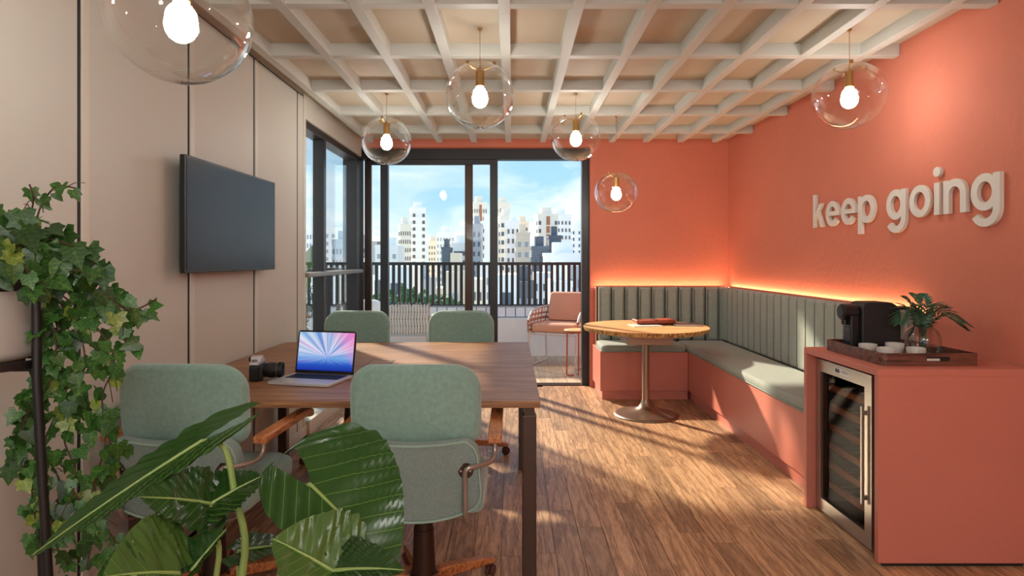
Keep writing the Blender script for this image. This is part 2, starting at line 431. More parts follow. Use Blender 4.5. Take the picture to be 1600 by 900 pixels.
# ceiling boards and the timber grid under them
ce = struct('ceiling', MB().box(-1.75, 2.35, YREAR - .1, 6.45, ZC, ZC + .15), 'ceiling_paint', smooth=False)
BX = [-.036 + .3385 * k for k in range(-4, 7)]
beam_me = None
for x in BX:
    b = obj('long_beam', MB().box(-.0275, .0275, YREAR, 6.11, ZB, ZC + .002), 'beam_paint', ce, smooth=False, bevel=.003)
    b.location = (x, 0, 0)
for k in range(-8, 5):
    y = 2.825 + .7115 * k
    if y < YREAR + .1: continue
    b = obj('cross_beam', MB().box(-1.40, XR - .003, -.03, .03, ZB + .0015, ZC + .002), 'beam_paint', ce, smooth=False, bevel=.003)
    b.location = (0, y + .001, 0)

# walls
struct('wall_right', MB().box(XR, XR + .15, YREAR - .1, YB + .2, -.16, ZC + .15), 'coral_wall', smooth=False)
wb = struct('wall_back', MB().box(.795, XR + .15, YB, 6.50, -.16, ZC + .15), 'coral_wall', smooth=False)
obj('header', MB().box(-1.75, .795, YB, 6.50, 2.44, ZC + .15), 'coral_wall', wb, smooth=False)
wl = struct('wall_left', MB().box(-1.75, XL - .03, YREAR - .1, 4.55, -.16, ZC + .15), 'black_slot', smooth=False)
ys = [4.55] + [4.417 - .7435 * k for k in range(0, 11)]
for i in range(len(ys) - 1):
    a, b = ys[i + 1], ys[i]
    if a < YREAR: a = YREAR
    if b - a < .05: continue
    obj('wall_panel', MB().box(XL - .03, XL, a + .016, b - .001, 0.0, ZC - .03), 'beige_panel', wl, smooth=False, bevel=.002)
    obj('shadow_slot', MB().box(XL - .029, XL - .001, a - .0005, a + .0165, 0.0, ZC - .031), 'black_slot', wl, smooth=False)
    if b - a > .3:
        obj('edge_strip', MB().box(XL - .028, XL + .006, a + .017, a + .055, 0.0, ZC - .031), 'beige_trim', wl, smooth=False, bevel=.003)
obj('end_strip', MB().box(XL - .2, XL + .004, 4.551, 4.60, 0.0, ZC - .031), 'beige_trim', wl, smooth=False, bevel=.003)
struct('baseboard_left', MB().box(XL, XL + .012, YREAR, 4.60, 0, .07), 'beige_trim', smooth=False, bevel=.002)
# rear wall behind the viewer, with an unseen window made wide to let daylight in
wr = struct('wall_rear', MB().box(-1.75, -1.35, YREAR - .15, YREAR, -.16, ZC + .15).box(2.05, 2.35, YREAR - .15, YREAR, -.16, ZC + .15)
       .box(-1.35, 2.05, YREAR - .15, YREAR, -.16, .25).box(-1.35, 2.05, YREAR - .15, YREAR, 2.40, ZC + .15), 'white_plaster', smooth=False)
w = struct('window_4', MB().box(-1.35, 2.05, YREAR - .1, YREAR - .05, .25, .31).box(-1.35, 2.05, YREAR - .1, YREAR - .05, 2.34, 2.40)
       .box(-1.35, -1.29, YREAR - .1, YREAR - .05, .31, 2.34).box(1.99, 2.05, YREAR - .1, YREAR - .05, .31, 2.34).box(.32, .38, YREAR - .1, YREAR - .05, .31, 2.34), 'black_frame', smooth=False)
obj('pane', MB().box(-1.29, .32, YREAR - .078, YREAR - .072, .31, 2.34), 'pane_glass', w, smooth=False)
obj('pane', MB().box(.38, 1.99, YREAR - .078, YREAR - .072, .31, 2.34), 'pane_glass', w, smooth=False)

# side light window on the left, behind the panelled wall
tr = struct('trim_1', MB().box(-1.75, XL + .002, 4.56, YB, 2.34, ZC + .15), 'beige_panel', smooth=False, bevel=.003)
w = struct('window_1', MB().box(-1.66, -1.545, 4.60, 6.20, 2.285, 2.34), 'black_frame', smooth=False, bevel=.003)
for (a, b, x0) in ((4.60, 4.625, -1.62), (5.11, 5.18, -1.64)):
    obj('mullion', MB().box(x0, -1.55, a, b, .10, 2.285), 'black_frame', w, smooth=False, bevel=.003)
obj('corner_post', MB().box(-1.69, -1.55, 6.20, 6.49, -.012, 2.44), 'black_frame', w, smooth=False, bevel=.004)
obj('pane', MB().box(-1.606, -1.60, 4.625, 5.11, .10, 2.285), 'pane_glass', w, smooth=False)
obj('pane', MB().box(-1.606, -1.60, 5.18, 6.20, .10, 2.285), 'pane_glass', w, smooth=False)
obj('sill', MB().box(-1.70, -1.50, 4.60, 6.20, -.012, .10), 'beige_trim', w, smooth=False, bevel=.004)
obj('guard_rail', MB().box(-1.55, -1.49, 4.58, 6.21, 1.165, 1.20), 'threshold_steel', w, smooth=False, bevel=.006)

# glazed sliding front to the terrace: fixed frame, one fixed leaf, one leaf slid open
w = struct('window_2', MB().box(-1.55, .795, YW - .03, YW + .09, 2.33, 2.44), 'black_frame', smooth=False, bevel=.003)
obj('jamb', MB().box(.722, .795, YW - .03, YW + .09, -.012, 2.33), 'black_frame', w, smooth=False, bevel=.003)
obj('track', MB().box(-1.55, .722, YW - .03, YW + .09, -.02, .004), 'dark_bronze', w, smooth=False)
obj('mullion', MB().box(-1.36, -1.282, YW - .02, YW + .05, .004, 2.33), 'black_frame', w, smooth=False, bevel=.003)
obj('pane', MB().box(-1.55, -1.36, YW + .012, YW + .018, .004, 2.33), 'pane_glass', w, smooth=False)
w = struct('window_3', MB().box(-1.282, -.15, YW - .02, YW + .02, .005, .085).box(-1.282, -.15, YW - .02, YW + .02, 2.28, 2.33), 'black_frame', smooth=False, bevel=.002)
obj('door_stile', MB().box(-.228, -.148, YW - .022, YW + .022, .005, 2.33), 'black_frame', w, smooth=False, bevel=.003)
obj('pane', MB().box(-1.282, -.228, YW - .003, YW + .003, .085, 2.28), 'pane_glass', w, smooth=False)
d = struct('door_1', MB().box(-1.48, -.49, YW + .05, YW + .088, .005, .08).box(-1.48, -.49, YW + .05, YW + .088, 2.285, 2.33), 'black_frame', smooth=False, bevel=.002)
obj('door_stile', MB().box(-.492, -.41, YW + .048, YW + .09, .005, 2.33), 'dark_bronze', d, smooth=False, bevel=.003)
obj('door_stile', MB().box(-1.54, -1.47, YW + .052, YW + .09, .005, 2.33), 'dark_bronze', d, smooth=False, bevel=.003)
obj('pane', MB().box(-1.47, -.492, YW + .066, YW + .072, .08, 2.285), 'pane_glass', d, smooth=False)
# ================================================================ banquette
BW = .1325
def bench_base(name, label, boxes, plinth, origin):
    t = thing(name, label, 'bench', origin)
    obj('front_panel', boxes, 'coral_joinery', t, smooth=False, bevel=.004, world=True)
    obj('plinth', plinth, 'coral_joinery', t, smooth=False, world=True)
    return t
bench_base('bench_base', 'coral built-in bench base below the end wall, behind the round table',
           MB().box(.815, 1.628, 5.73, 6.295, .083, .443), MB().box(.835, 1.628, 5.755, 6.295, 0, .083), (1.22, 6.0, 0))
bench_base('bench_base', 'long coral bench base running along the lettered wall up to the fridge cabinet',
           MB().box(1.63, 2.19, 3.282, 6.295, .083, .443), MB().box(1.655, 2.19, 3.282, 6.295, 0, .083), (1.9, 4.8, 0))
def cushion(label, x0, x1, y0, y1, rad):
    m = MB().pad(rrect(x0, x1, y0, y1, rad, 4), .062, .022, lambda a, b, d: (a, b, .444 + d), bulge=.006, both=False)
    o = obj('seat_cushion', m, 'bench_fabric', None, origin=((x0 + x1) / 2, (y0 + y1) / 2, .444), ang=60)
    tag(o, label, 'cushion', 'banquette seat cushions')
    pp = [(a, b, .452) for a, b in rrect(x0 - .001, x1 + .001, y0 - .001, y1 + .001, rad, 4)]
    pm = MB().tube(pp, .004, 6, closed=True); pm.xf(Matrix.Translation((-(x0 + x1) / 2, -(y0 + y1) / 2, -.444)))
    obj('piping', pm, 'sage_piping', o)
cushion('short sage seat cushion on the end bench behind the round table', .825, 1.606, 5.715, 6.115, .04)
cushion('long grey-green seat cushion on the bench under the lettered wall', 1.622, 2.066, 3.285, 6.105, .02)
# channelled backrests, a board with single upholstered channels in front
ch = None
def channel(parent, loc, rz, w, dark):
    m = MB().pad(rrect(-w / 2, w / 2, 0, .525, .012, 3), .055, .022, lambda a, b, d: (a, d - .055, b), both=False)
    o = obj('channel', m, 'channel_fabric', parent, ang=60); o.location = loc; o.rotation_euler = (0, 0, rz); return o
t = thing('backrest', 'channel-tufted sage backrest on the end wall behind the round table', 'backrest', (1.46, 6.2, .5))
obj('board', MB().box(.835, 2.14, 6.18, 6.215, .45, 1.035), 'coral_joinery', t, smooth=False, bevel=.002, world=True)
obj('seam_backing', MB().box(.845, 2.14, 6.171, 6.180, .46, 1.02), 'seam_dark', t, smooth=False, world=True)
c0 = channel(t, (.85 + BW / 2 - 1.46, 6.171 - 6.2, 0), 0, BW - .009, True)
for k in range(1, 10):
    c = share(c0, t, (.85 + BW * (k + .5) - 1.46, 6.171 - 6.2, 0))
    if k == 9: c.scale = (.6, 1, 1); c.location.x -= .028
t = thing('backrest', 'long channel-tufted grey-green backrest under the lettered wall', 'backrest', (2.16, 4.8, .5))
obj('board', MB().box(2.134, 2.154, 3.285, 6.11, .45, 1.035), 'coral_joinery', t, smooth=False, bevel=.002, world=True)
obj('seam_backing', MB().box(2.128, 2.134, 3.285, 6.11, .46, 1.02), 'channel_fabric', t, smooth=False, world=True)
y = 6.110; first = None
while y - BW > 3.25:
    yc = y - BW / 2
    if first is None: first = channel(t, (0, 0, 0), 0, BW - .005, False); c = first
    else: c = share(first, t)
    c.location = (2.10 - 2.16 + .04 - .001, yc - 4.8, 0); c.location.x = 2.128 - 2.16
    c.rotation_euler = (0, 0, R(-90)); y -= BW
# warm light strips lying in the gap behind the backrests
o = obj('light_strip', MB().box(.84, 2.13, 6.232, 6.252, 1.012, 1.022), 'led_glow', origin=(1.5, 6.24, 1.012), smooth=False)
tag(o, 'warm light strip behind the backrest of the end wall', 'light', 'cove light strips')
obj('channel_shelf', MB().box(-.67, .65, -.024, .059, -.02, 0), 'coral_joinery', o, smooth=False)
o = obj('light_strip', MB().box(2.163, 2.181, 3.30, 6.20, 1.012, 1.022), 'led_glow', origin=(2.168, 4.8, 1.012), smooth=False)
tag(o, 'warm light strip behind the long backrest of the lettered wall', 'light', 'cove light strips')
obj('channel_shelf', MB().box(-.012, .026, -1.51, 1.38, -.02, 0), 'coral_joinery', o, smooth=False)

# ---------------------------------------------------------------- round pedestal table and what lies on it
RX, RY = 1.118, 5.19
t = thing('round_table', 'round live-edge wooden bistro table on a brushed metal trumpet foot', 'table', (RX, RY, 0))
N_ = 96; rt = random.Random(5)
rad = [.520 + .006 * math.sin(3 * a * 2 * math.pi / N_) + rt.uniform(-.004, .004) for a in range(N_)]
def disc(r0, r1, z0, z1, inner=None):
    vs = []; fs = []
    for k in range(N_):
        a = 2 * math.pi * k / N_
        vs += [(r0(k) * math.cos(a), r0(k) * math.sin(a), z0), (r1(k) * math.cos(a), r1(k) * math.sin(a), z1)]
    n = N_
    for k in range(n):
        k2 = (k + 1) % n; fs.append((2 * k, 2 * k2, 2 * k2 + 1, 2 * k + 1))
    fs.append(tuple(2 * k for k in range(n - 1, -1, -1))); fs.append(tuple(2 * k + 1 for k in range(n)))
    return MB().add(vs, fs)
obj('tabletop', disc(lambda k: rad[k] - .010, lambda k: rad[k] - .004, .722, .741), 'round_top_wood', t)
obj('bark_edge', disc(lambda k: rad[k] - .014 + rt.uniform(-.003, .003), lambda k: rad[k], .706, .739), 'bark_edge', t)
obj('mounting_box', MB().box(-.185, .185, -.17, .17, .605, .706), 'brushed_bronze', t, smooth=False, bevel=.004)
obj('column', MB().cyl(.030, .05, .605, 28), 'brushed_bronze', t)
prof = [(.0001, 0), (.262, 0), (.268, .004), (.266, .010), (.24, .017), (.17, .028), (.10, .045), (.06, .068), (.042, .10), (.034, .125), (.0001, .125)]
obj('trumpet_foot', MB().lathe(prof, 56), 'brushed_bronze', t, ang=60)

def booklet(name, label, cat, px, py, w, d, h, rz, cover, inside, z0=.741, group=None):
    Y = F * (CAMZ - z0) / (py - HY); X = (px - CX) * Y / F
    t = thing(name, label, cat, (X, Y, z0), rz, group)
    obj('pages', MB().box(-w / 2 + .004, w / 2 - .003, -d / 2 + .004, d / 2 - .004, h * .18, h * .82), inside, t, smooth=False)
    obj('cover', MB().prism([(-w / 2, 0), (w / 2, 0), (w / 2, h * .16), (-w / 2 + .004, h * .16), (-w / 2 + .004, h * .84), (w / 2, h * .84), (w / 2, h), (-w / 2, h)], -d / 2, d / 2), cover, t, smooth=False, bevel=.001)
    return t
booklet('magazine', 'pale booklet lying flat at the left of the round table', 'magazine', 1008, 509, .25, .17, .006, R(8), 'paper', 'paper')
booklet('magazine', 'taupe magazine under the red-brown leather folder on the round table', 'magazine', 1026, 504, .36, .2, .014, R(-6), 'magazine_taupe', 'paper')
b = booklet('notebook', 'dark brown soft-cover notebook at the right of the round table', 'notebook', 1072, 508.5, .22, .15, .016, R(-4), 'leather_dark', 'paper')
# leather folder on top, its flap bulging
Y = F * (CAMZ - .756) / (504 - HY); X = (1023 - CX) * Y / F
t = thing('leather_folder', 'red-brown leather folder with a rolled left edge on the round table', 'folder', (X, Y, .7552), R(3))
obj('cover', MB().pad(rrect(-.16, .16, -.085, .085, .015, 4), .026, .009, lambda a, b, d: (a, b, d + .006 * math.sin(a * 14)* (d / .026)), bulge=.004, both=False), 'leather_red', t)
obj('rolled_edge', MB().tube([(-.165, -.08, .016), (-.168, 0, .018), (-.165, .08, .016)], .014, 10), 'leather_red', t)
obj('strap', MB().box(-.02, .0, -.088, .088, .0295, .032), 'leather_dark', t, smooth=False)

# ---------------------------------------------------------------- sign on the right wall
SW = .225                                # stroke width, x-height = 1
def ring2(cx, cy, ro, w, a0=0, a1=360, rx=1.0, n=40):
    full = abs(a1 - a0) >= 359.9; k = n if full else n + 1
    ou = [(cx + rx * ro * math.cos(R(a0 + (a1 - a0) * i / n)), cy + ro * math.sin(R(a0 + (a1 - a0) * i / n))) for i in range(k)]
    ri = ro - w; rxi = (rx * ro - w) / ri
    inn = [(cx + rxi * ri * math.cos(R(a0 + (a1 - a0) * i / n)), cy + ri * math.sin(R(a0 + (a1 - a0) * i / n))) for i in range(k)]
    return ou, inn, full
def solid_ring(spec, d):
    ou, inn, full = spec; n = len(ou); vs = [(a, b, 0) for a, b in ou] + [(a, b, 0) for a, b in inn] + [(a, b, d) for a, b in ou] + [(a, b, d) for a, b in inn]; fs = []
    for i in range(n if full else n - 1):
        j = (i + 1) % n
        fs += [(i, j, n + j, n + i), (2 * n + i, 3 * n + i, 3 * n + j, 2 * n + j), (i, 2 * n + i, 2 * n + j, j), (n + i, n + j, 3 * n + j, 3 * n + i)]
    if not full: fs += [(0, n, 3 * n, 2 * n), (n - 1, 3 * n - 1, 4 * n - 1, 2 * n - 1)]
    return MB().add(vs, fs)
def poly(pts, d): return MB().prism(pts, 0, d, 'xy')
def rect2(x0, x1, y0, y1, d): return poly([(x0, y0), (x1, y0), (x1, y1), (x0, y1)], d)
def glyph(c):
    """list of overlapping solids, advance width"""
    w = SW; d = 1.0; r = .52; rx = .92; W_ = 2 * r * rx
    if c == 'k': return [rect2(0, w, 0, 1.42, d), poly([(w * .9, .30), (w * .9, .62), (.52, 1.0), (.80, 1.0)], d), poly([(.30, .60), (.47, .74), (.86, 0), (.57, 0)], d)], .86
    if c == 'e':
        return [solid_ring(ring2(r * rx, .5, r, w, 0, 322, rx), d), rect2(.10, W_ - .005, .41, .585, d)], W_
    if c == 'o': return [solid_ring(ring2(r * rx, .5, r, w, 0, 360, rx), d)], W_
    if c == 'p': return [rect2(0, w, -.42, 1.0, d), solid_ring(ring2(r * rx + .03, .5, r, w, 0, 360, rx), d)], W_ + .04
    if c == 'g':
        x1 = W_ + .03
        return [rect2(x1 - w, x1, .02, 1.0, d), solid_ring(ring2(r * rx, .5, r, w, 0, 360, rx), d), solid_ring(ring2(x1 - .50, .03, .50, w, -150, 2, 1.0), d)], x1
    if c == 'i': return [rect2(0, w, 0, 1.0, d)], w
    if c == 'n': return [rect2(0, w, 0, 1.0, d), rect2(.66, .66 + w, 0, .57, d), solid_ring(ring2((.66 + w) / 2, .57, .45, w, 0, 180, (.66 + w) / .9), d)], .66 + w
def letters():
    t = thing('wall_sign', 'off-white raised lettering reading keep going on the coral wall', 'sign', (XR, 3.6, 1.4), 0)
    adv = 0.0; out = []
    for chh in 'keep going':
        if chh == ' ': adv += .50; continue
        ps, w = glyph(chh); out.append((chh, adv, ps, w)); adv += w + .165
    total = adv - .165
    FXs = XR - .022                      # plane of the letter faces
    Y0, Y1 = F * FXs / 470, F * FXs / 762
    sx = (Y0 - Y1) / total; zb = CAMZ + (HY - 356) * Y0 / F; sz = .235 / 1.42
    def place(mb, adv): mb.v = [(-.002 - z * .020, Y0 - (x + adv) * sx - 3.6, zb + y * sz - 1.4) for x, y, z in mb.v]; return mb
    for chh, ad, ps, w in out:
        obs = []
        for q in ps:
            me = place(q, ad).mesh('letter'); obs.append(bpy.data.objects.new('letter', me)); COL.objects.link(obs[-1])
        a = obs[0]
        for k, b in enumerate(obs[1:]):
            b.location = (0, .00013 * (k + 1), .00017 * (k + 1))
            m = a.modifiers.new('union', 'BOOLEAN'); m.operation = 'UNION'; m.object = b; m.solver = 'EXACT'
        bpy.context.view_layer.update(); dg = bpy.context.evaluated_depsgraph_get()
        me = bpy.data.meshes.new_from_object(a.evaluated_get(dg), depsgraph=dg)
        for b in obs: bpy.data.objects.remove(b)
        me.materials.clear(); me.materials.append(MT['sign_white']); finish(me, True, 30); me.name = 'letter'
        o = bpy.data.objects.new('letter', me); COL.objects.link(o); o.parent = t
        bv = o.modifiers.new('bevel', 'BEVEL'); bv.width = .0025; bv.segments = 2; bv.limit_method = 'ANGLE'; bv.angle_limit = R(50)
        if chh == 'i':
            pr = [(SW / 2 + .155 * math.cos(R(q)), 1.33 + .155 * math.sin(R(q))) for q in range(0, 360, 15)]
            obj('dot', place(poly(pr, 1.0), ad), 'sign_white', o, bevel=.0025)
letters()
# ================================================================ meeting table and chairs
TX0, TX1, TY0, TY1 = -1.505, .110, 2.406, 4.12
t = thing('meeting_table', 'walnut meeting table on square metal legs against the panelled wall', 'table', ((TX0 + TX1) / 2, (TY0 + TY1) / 2, 0))
obj('tabletop', MB().prism(rrect(TX0, TX1, TY0, TY1, (.004, .004, .004, .06), 4), .723, .750, 'xy'), 'table_walnut', t, bevel=.002, world=True)
for (x, y) in ((.068, TY0 + .045), (.068, 3.86), (TX0 + .033, TY0 + .045), (TX0 + .033, 4.0)):
    obj('leg', MB().box(x - .0275, x + .0275, y - .0275, y + .0275, 0, .69), 'table_leg_brown', t, smooth=False, bevel=.004, world=True)
for x in (.068, TX0 + .033):
    obj('side_rail', MB().box(x - .02, x + .02, TY0 + .02, 4.03, .69, .723), 'table_leg_brown', t, smooth=False, world=True)
flap = obj('cable_flap', MB().box(-.758, -.642, 3.10, 3.384, .7500, .7508), 'table_walnut', t, smooth=False, world=True)
obj('flap_gap', MB().box(-.762, -.758, 3.096, 3.388, .7499, .7512).box(-.642, -.638, 3.096, 3.388, .7499, .7512).box(-.758, -.642, 3.384, 3.388, .7499, .7512).box(-.758, -.642, 3.096, 3.10, .7499, .7512), 'black_slot', t, smooth=False, world=True)

def make_chair():
    t = thing('office_chair', 'x', 'chair', (0, 0, 0))
    tg = 'office chairs around the meeting table'; t['group'] = tg
    # upper backrest pad, wrapped gently round the sitter
    def warp(y0, lean, curv):
        return lambda a, b, d: (a, y0 + d + curv * a * a - lean * (b - .42), b)
    out = rrect(-.228, .228, .655, .940, (.05, .05, .095, .095), 8)
    obj('backrest', MB().pad(out, .062, .028, warp(-.225, .10, .75), bulge=.006), 'sage_velvet', t, ang=70)
    # lower shell: its top edge dips in the middle, the bottom edge bows down
    W0, W1 = .222, .238; pts = []
    n = 12
    for k in range(n + 1):
        u = -1 + 2 * k / n; pts.append((W1 * u * .90, .408 + .040 * abs(u) ** 2.2))
    pts += [(W1 * .985, .478), (W1, .51), (W0 + .004, .64), (W0 - .006, .670), (W0 - .03, .692)]
    for k in range(n + 1):
        u = 1 - 2 * k / n; pts.append((W0 * u * .82, .685 + .012 * u * u))
    pts += [(-W0 + .03, .692), (-W0 + .006, .670), (-W0 - .004, .64), (-W1, .51), (-W1 * .985, .478)]
    cl = [pts[0]]
    for p in pts[1:]:
        if (p[0] - cl[-1][0]) ** 2 + (p[1] - cl[-1][1]) ** 2 > 1e-6: cl.append(p)
    wp = warp(-.275, .12, .55)
    sh = obj('back_shell', MB().pad(cl, .055, .018, wp, bulge=.002), 'sage_tweed', t, ang=70)
    ring = [wp(a * .965, .55 + (b - .55) * .955, .0) for a, b in cl]
    obj('piping', MB().tube(ring, .0042, 6, closed=True), 'sage_piping', sh)
    # seat
    so = rrect(-.238, .238, -.225, .225, (.03, .03, .085, .085), 6)
    obj('seat', MB().pad(so, .085, .03, lambda a, b, d: (a, b, .418 + d + .02 * (b + .22) * 0), bulge=.008, both=False), 'sage_velvet', t, ang=70)
    obj('seat_plate', MB().box(-.11, .11, -.11, .11, .395, .42), 'dark_bronze', t, smooth=False, bevel=.006)
    for s in (-1, 1):
        # bent steel tube: behind the shell, out sideways, up to the arm
        yb = -.292
        tp = [(s * .178, yb + .045, .408), (s * .178, yb + .016, .45), (s * .178, yb + .006, .56), (s * .180, yb - .002, .592), (s * .192, yb, .605), (s * .215, yb + .012, .606), (s * .255, yb + .05, .606), (s * .270, yb + .085, .612), (s * .275, yb + .105, .630), (s * .275, yb + .110, .662)]
        a = obj('arm_tube', MB().tube(bez(tp, 4), .0085, 10), 'bronze_tube', t, ang=60)
        pl = obj('mounting_plate', MB().cyl(.026, -.003, .003, 24, (s * .180, yb + .012, .592), 'y'), 'dark_bronze', t)
        for dx in (-.016, .016):
            obj('screw', MB().cyl(.0035, -.006, .0, 10, (s * .180 + dx, yb + .011, .592), 'y'), 'steel', pl)
        lower = [(s * .178, yb + .045, .408), (s * .176, yb + .10, .396), (s * .17, yb + .2, .395), (s * .09, yb + .26, .397)]
        obj('under_tube', MB().tube(bez(lower, 4), .0075, 8), 'bronze_tube', t, ang=60)
        # wooden arm pad, front end rounded down
        op = [(-.215, .662), (-.215, .684), (-.20, .690), (.15, .690), (.205, .688), (.232, .678), (.24, .662), (.232, .650), (.205, .652), (.15, .664)]
        m = MB().prism(op, s * .275 - .024, s * .275 + .024, 'yz')
        obj('armrest', m, 'chair_wood', t, bevel=.005, ang=40)
    # pedestal
    col = [(.0001, .39), (.028, .39), (.031, .355), (.0325, .354), (.036, .28), (.038, .279), (.045, .11), (.0001, .11)]
    obj('column', MB().lathe(col, 28), 'dark_bronze', t)
    obj('column_ring', MB().lathe([(.0320, .3525), (.0335, .3535), (.0320, .3545)], 28).lathe([(.0375, .2775), (.0390, .279), (.0375, .2805)], 28), 'black_rubber', t)
    obj('hub', MB().cyl(.055, .055, .115, 24, e=.006), 'dark_bronze', t)
    lm = None; cm = None
    for k in range(5):
        a = R(38 + 72 * k)
        lo = [(.03, .062), (.03, .112), (.10, .111), (.26, .090), (.318, .080), (.330, .068), (.322, .056), (.26, .058), (.12, .068)]
        if lm is None:
            lm = obj('base_leg', MB().prism(lo, -.021, .021), 'chair_wood', t, bevel=.005); lg = lm
        else: lg = share(lm, t)
        lg.rotation_euler = (0, 0, a)
        if cm is None:
            m = MB().cyl(.024, -.018, -.004, 20, (0, 0, .024), 'y', e=.004).cyl(.024, .004, .018, 20, (0, 0, .024), 'y', e=.004).cyl(.007, .03, .062, 10)
            m.prism([(.03 * math.cos(R(q)), .026 + .03 * math.sin(R(q))) for q in range(10, 171, 20)] + [(-.02, .03), (.02, .03)], -.0035, .0035)
            cm = obj('caster', m, 'caster_brown', t); cs = cm
        else: cs = share(cm, t)
        cs.location = (.312 * math.cos(a), .312 * math.sin(a), 0); cs.rotation_euler = (0, 0, a + .6 + k)
    return t
ch = make_chair()
spots = [((-.335, 2.36, 0), 0, 'sage office chair in the foreground, back turned, right of the laptop'),
         ((-1.135, 2.37, 0), -3, 'sage office chair in the foreground behind the glossy leaves, beside the ivy'),
         ((-1.075, 4.12, 0), 180, 'sage office chair at the far table edge, directly behind the laptop'),
         ((-.352, 4.12, 0), 180, 'sage office chair at the far table edge, nearest to the open terrace door')]
for i, (l, a, lab) in enumerate(spots):
    o = ch if i == 0 else copy_tree(ch)
    o.location = l; o.rotation_euler = (0, 0, R(a)); o['label'] = lab

# ---------------------------------------------------------------- laptop
def screen_material():
    m = bpy.data.materials.new('laptop_picture'); m.use_nodes = True; MT['laptop_picture'] = m; nt = m.node_tree; nt.nodes.clear(); N = nt.nodes.new; L = nt.links.new
    out = N('ShaderNodeOutputMaterial'); em = N('ShaderNodeEmission'); L(em.outputs[0], out.inputs[0]); em.inputs[1].default_value = .74
    tc = N('ShaderNodeTexCoord'); sp = N('ShaderNodeSeparateXYZ'); L(tc.outputs['Object'], sp.inputs[0])
    # vertical base: deep blue below, pale above
    mr = N('ShaderNodeMapRange'); L(sp.outputs[2], mr.inputs[0]); mr.inputs['From Min'].default_value = .01; mr.inputs['From Max'].default_value = .185
    rp = N('ShaderNodeValToRGB'); L(mr.outputs[0], rp.inputs[0]); e = rp.color_ramp.elements
    e[0].position = 0; e[0].color = srgb(24, 40, 150); e[1].position = 1; e[1].color = srgb(196, 214, 232)
    for p, c in ((.22, srgb(44, 92, 200)), (.36, srgb(90, 150, 226)), (.5, srgb(206, 196, 236)), (.72, srgb(212, 198, 226))): k = e.new(p); k.color = c
    # radiating streaks from a point low in the middle
    dx = N('ShaderNodeMath'); dx.operation = 'SUBTRACT'; L(sp.outputs[0], dx.inputs[0]); dx.inputs[1].default_value = .01
    dz = N('ShaderNodeMath'); dz.operation = 'SUBTRACT'; L(sp.outputs[2], dz.inputs[0]); dz.inputs[1].default_value = .075
    at = N('ShaderNodeMath'); at.operation = 'ARCTAN2'; L(dz.outputs[0], at.inputs[0]); L(dx.outputs[0], at.inputs[1])
    cb = N('ShaderNodeCombineXYZ'); L(at.outputs[0], cb.inputs[0])
    nz = N('ShaderNodeTexNoise'); nz.inputs['Scale'].default_value = 3.2; nz.inputs['Detail'].default_value = 4; L(cb.outputs[0], nz.inputs[0])
    r2 = N('ShaderNodeValToRGB'); L(nz.outputs[0], r2.inputs[0]); e = r2.color_ramp.elements
    e[0].position = .40; e[0].color = srgb(26, 104, 206); e[1].position = .80; e[1].color = srgb(248, 130, 200)
    for p, c in ((.48, srgb(120, 184, 228)), (.55, srgb(236, 236, 248)), (.64, srgb(196, 176, 226))): k = e.new(p); k.color = c
    mx = N('ShaderNodeMix'); mx.data_type = 'RGBA'; fz = N('ShaderNodeMapRange'); L(dz.outputs[0], fz.inputs[0]); fz.inputs['From Min'].default_value = -.035; fz.inputs['From Max'].default_value = .03; fz.inputs['To Max'].default_value = .7
    L(fz.outputs[0], mx.inputs['Factor']); L(rp.outputs[0], mx.inputs['A']); L(r2.outputs[0], mx.inputs['B'])
    # pink towards the upper right
    pk = N('ShaderNodeMath'); pk.operation = 'ADD'; L(sp.outputs[0], pk.inputs[0]); L(sp.outputs[2], pk.inputs[1])
    pr = N('ShaderNodeMapRange'); L(pk.outputs[0], pr.inputs[0]); pr.inputs['From Min'].default_value = .17; pr.inputs['From Max'].default_value = .31; pr.inputs['To Max'].default_value = .8
    m2 = N('ShaderNodeMix'); m2.data_type = 'RGBA'; L(pr.outputs[0], m2.inputs['Factor']); L(mx.outputs['Result'], m2.inputs['A']); m2.inputs['B'].default_value = srgb(250, 120, 196)
    L(m2.outputs['Result'], em.inputs[0])
screen_material()
t = thing('laptop', 'open silver laptop showing a blue and pink picture on the meeting table', 'laptop', (-.905, 2.80, .750), R(-12.5))
LW, LD = .150, .115
obj('base', MB().prism(rrect(-LW, LW, -LD, LD, .012, 4), .001, .013, 'xy'), 'laptop_silver', t, bevel=.002)
kb = obj('keyboard_well', MB().box(-LW + .018, LW - .018, -.012, LD - .022, .0130, .0133), 'key_black', t, smooth=False)
key = None
for r_ in range(5):
    for c_ in range(13):
        x = -LW + .021 + .0198 * c_ + .0095; y = LD - .033 - .0186 * r_
        if key is None: key = obj('key', MB().box(-.0082, .0082, -.0074, .0074, 0, .0012), 'key_black', kb, smooth=False); k = key
        else: k = share(key, kb)
        k.location = (x, y, .0133)
obj('trackpad', MB().prism(rrect(-.05, .05, -LD + .012, -.026, .004, 3), .0130, .0134, 'xy'), 'laptop_silver', t)
lid = obj('lid', MB().prism(rrect(-LW, LW, 0, .200, (.004, .004, .012, .012), 4), 0, .006, 'xz'), 'black_plastic', t, bevel=.001)
lid.location = (0, LD - .006, .014); lid.rotation_euler = (R(-10), 0, 0)
obj('lid_back', MB().prism(rrect(-LW, LW, 0, .200, (.004, .004, .012, .012), 4), .006, .008, 'xz'), 'laptop_silver', lid, bevel=.0008)
obj('screen', MB().box(-LW + .008, LW - .008, -.0006, .0, .014, .192), 'laptop_picture', lid, smooth=False)
obj('hinge', MB().cyl(.006, -LW + .03, LW - .03, 12, (0, LD - .003, .012), 'x'), 'black_plastic', t)

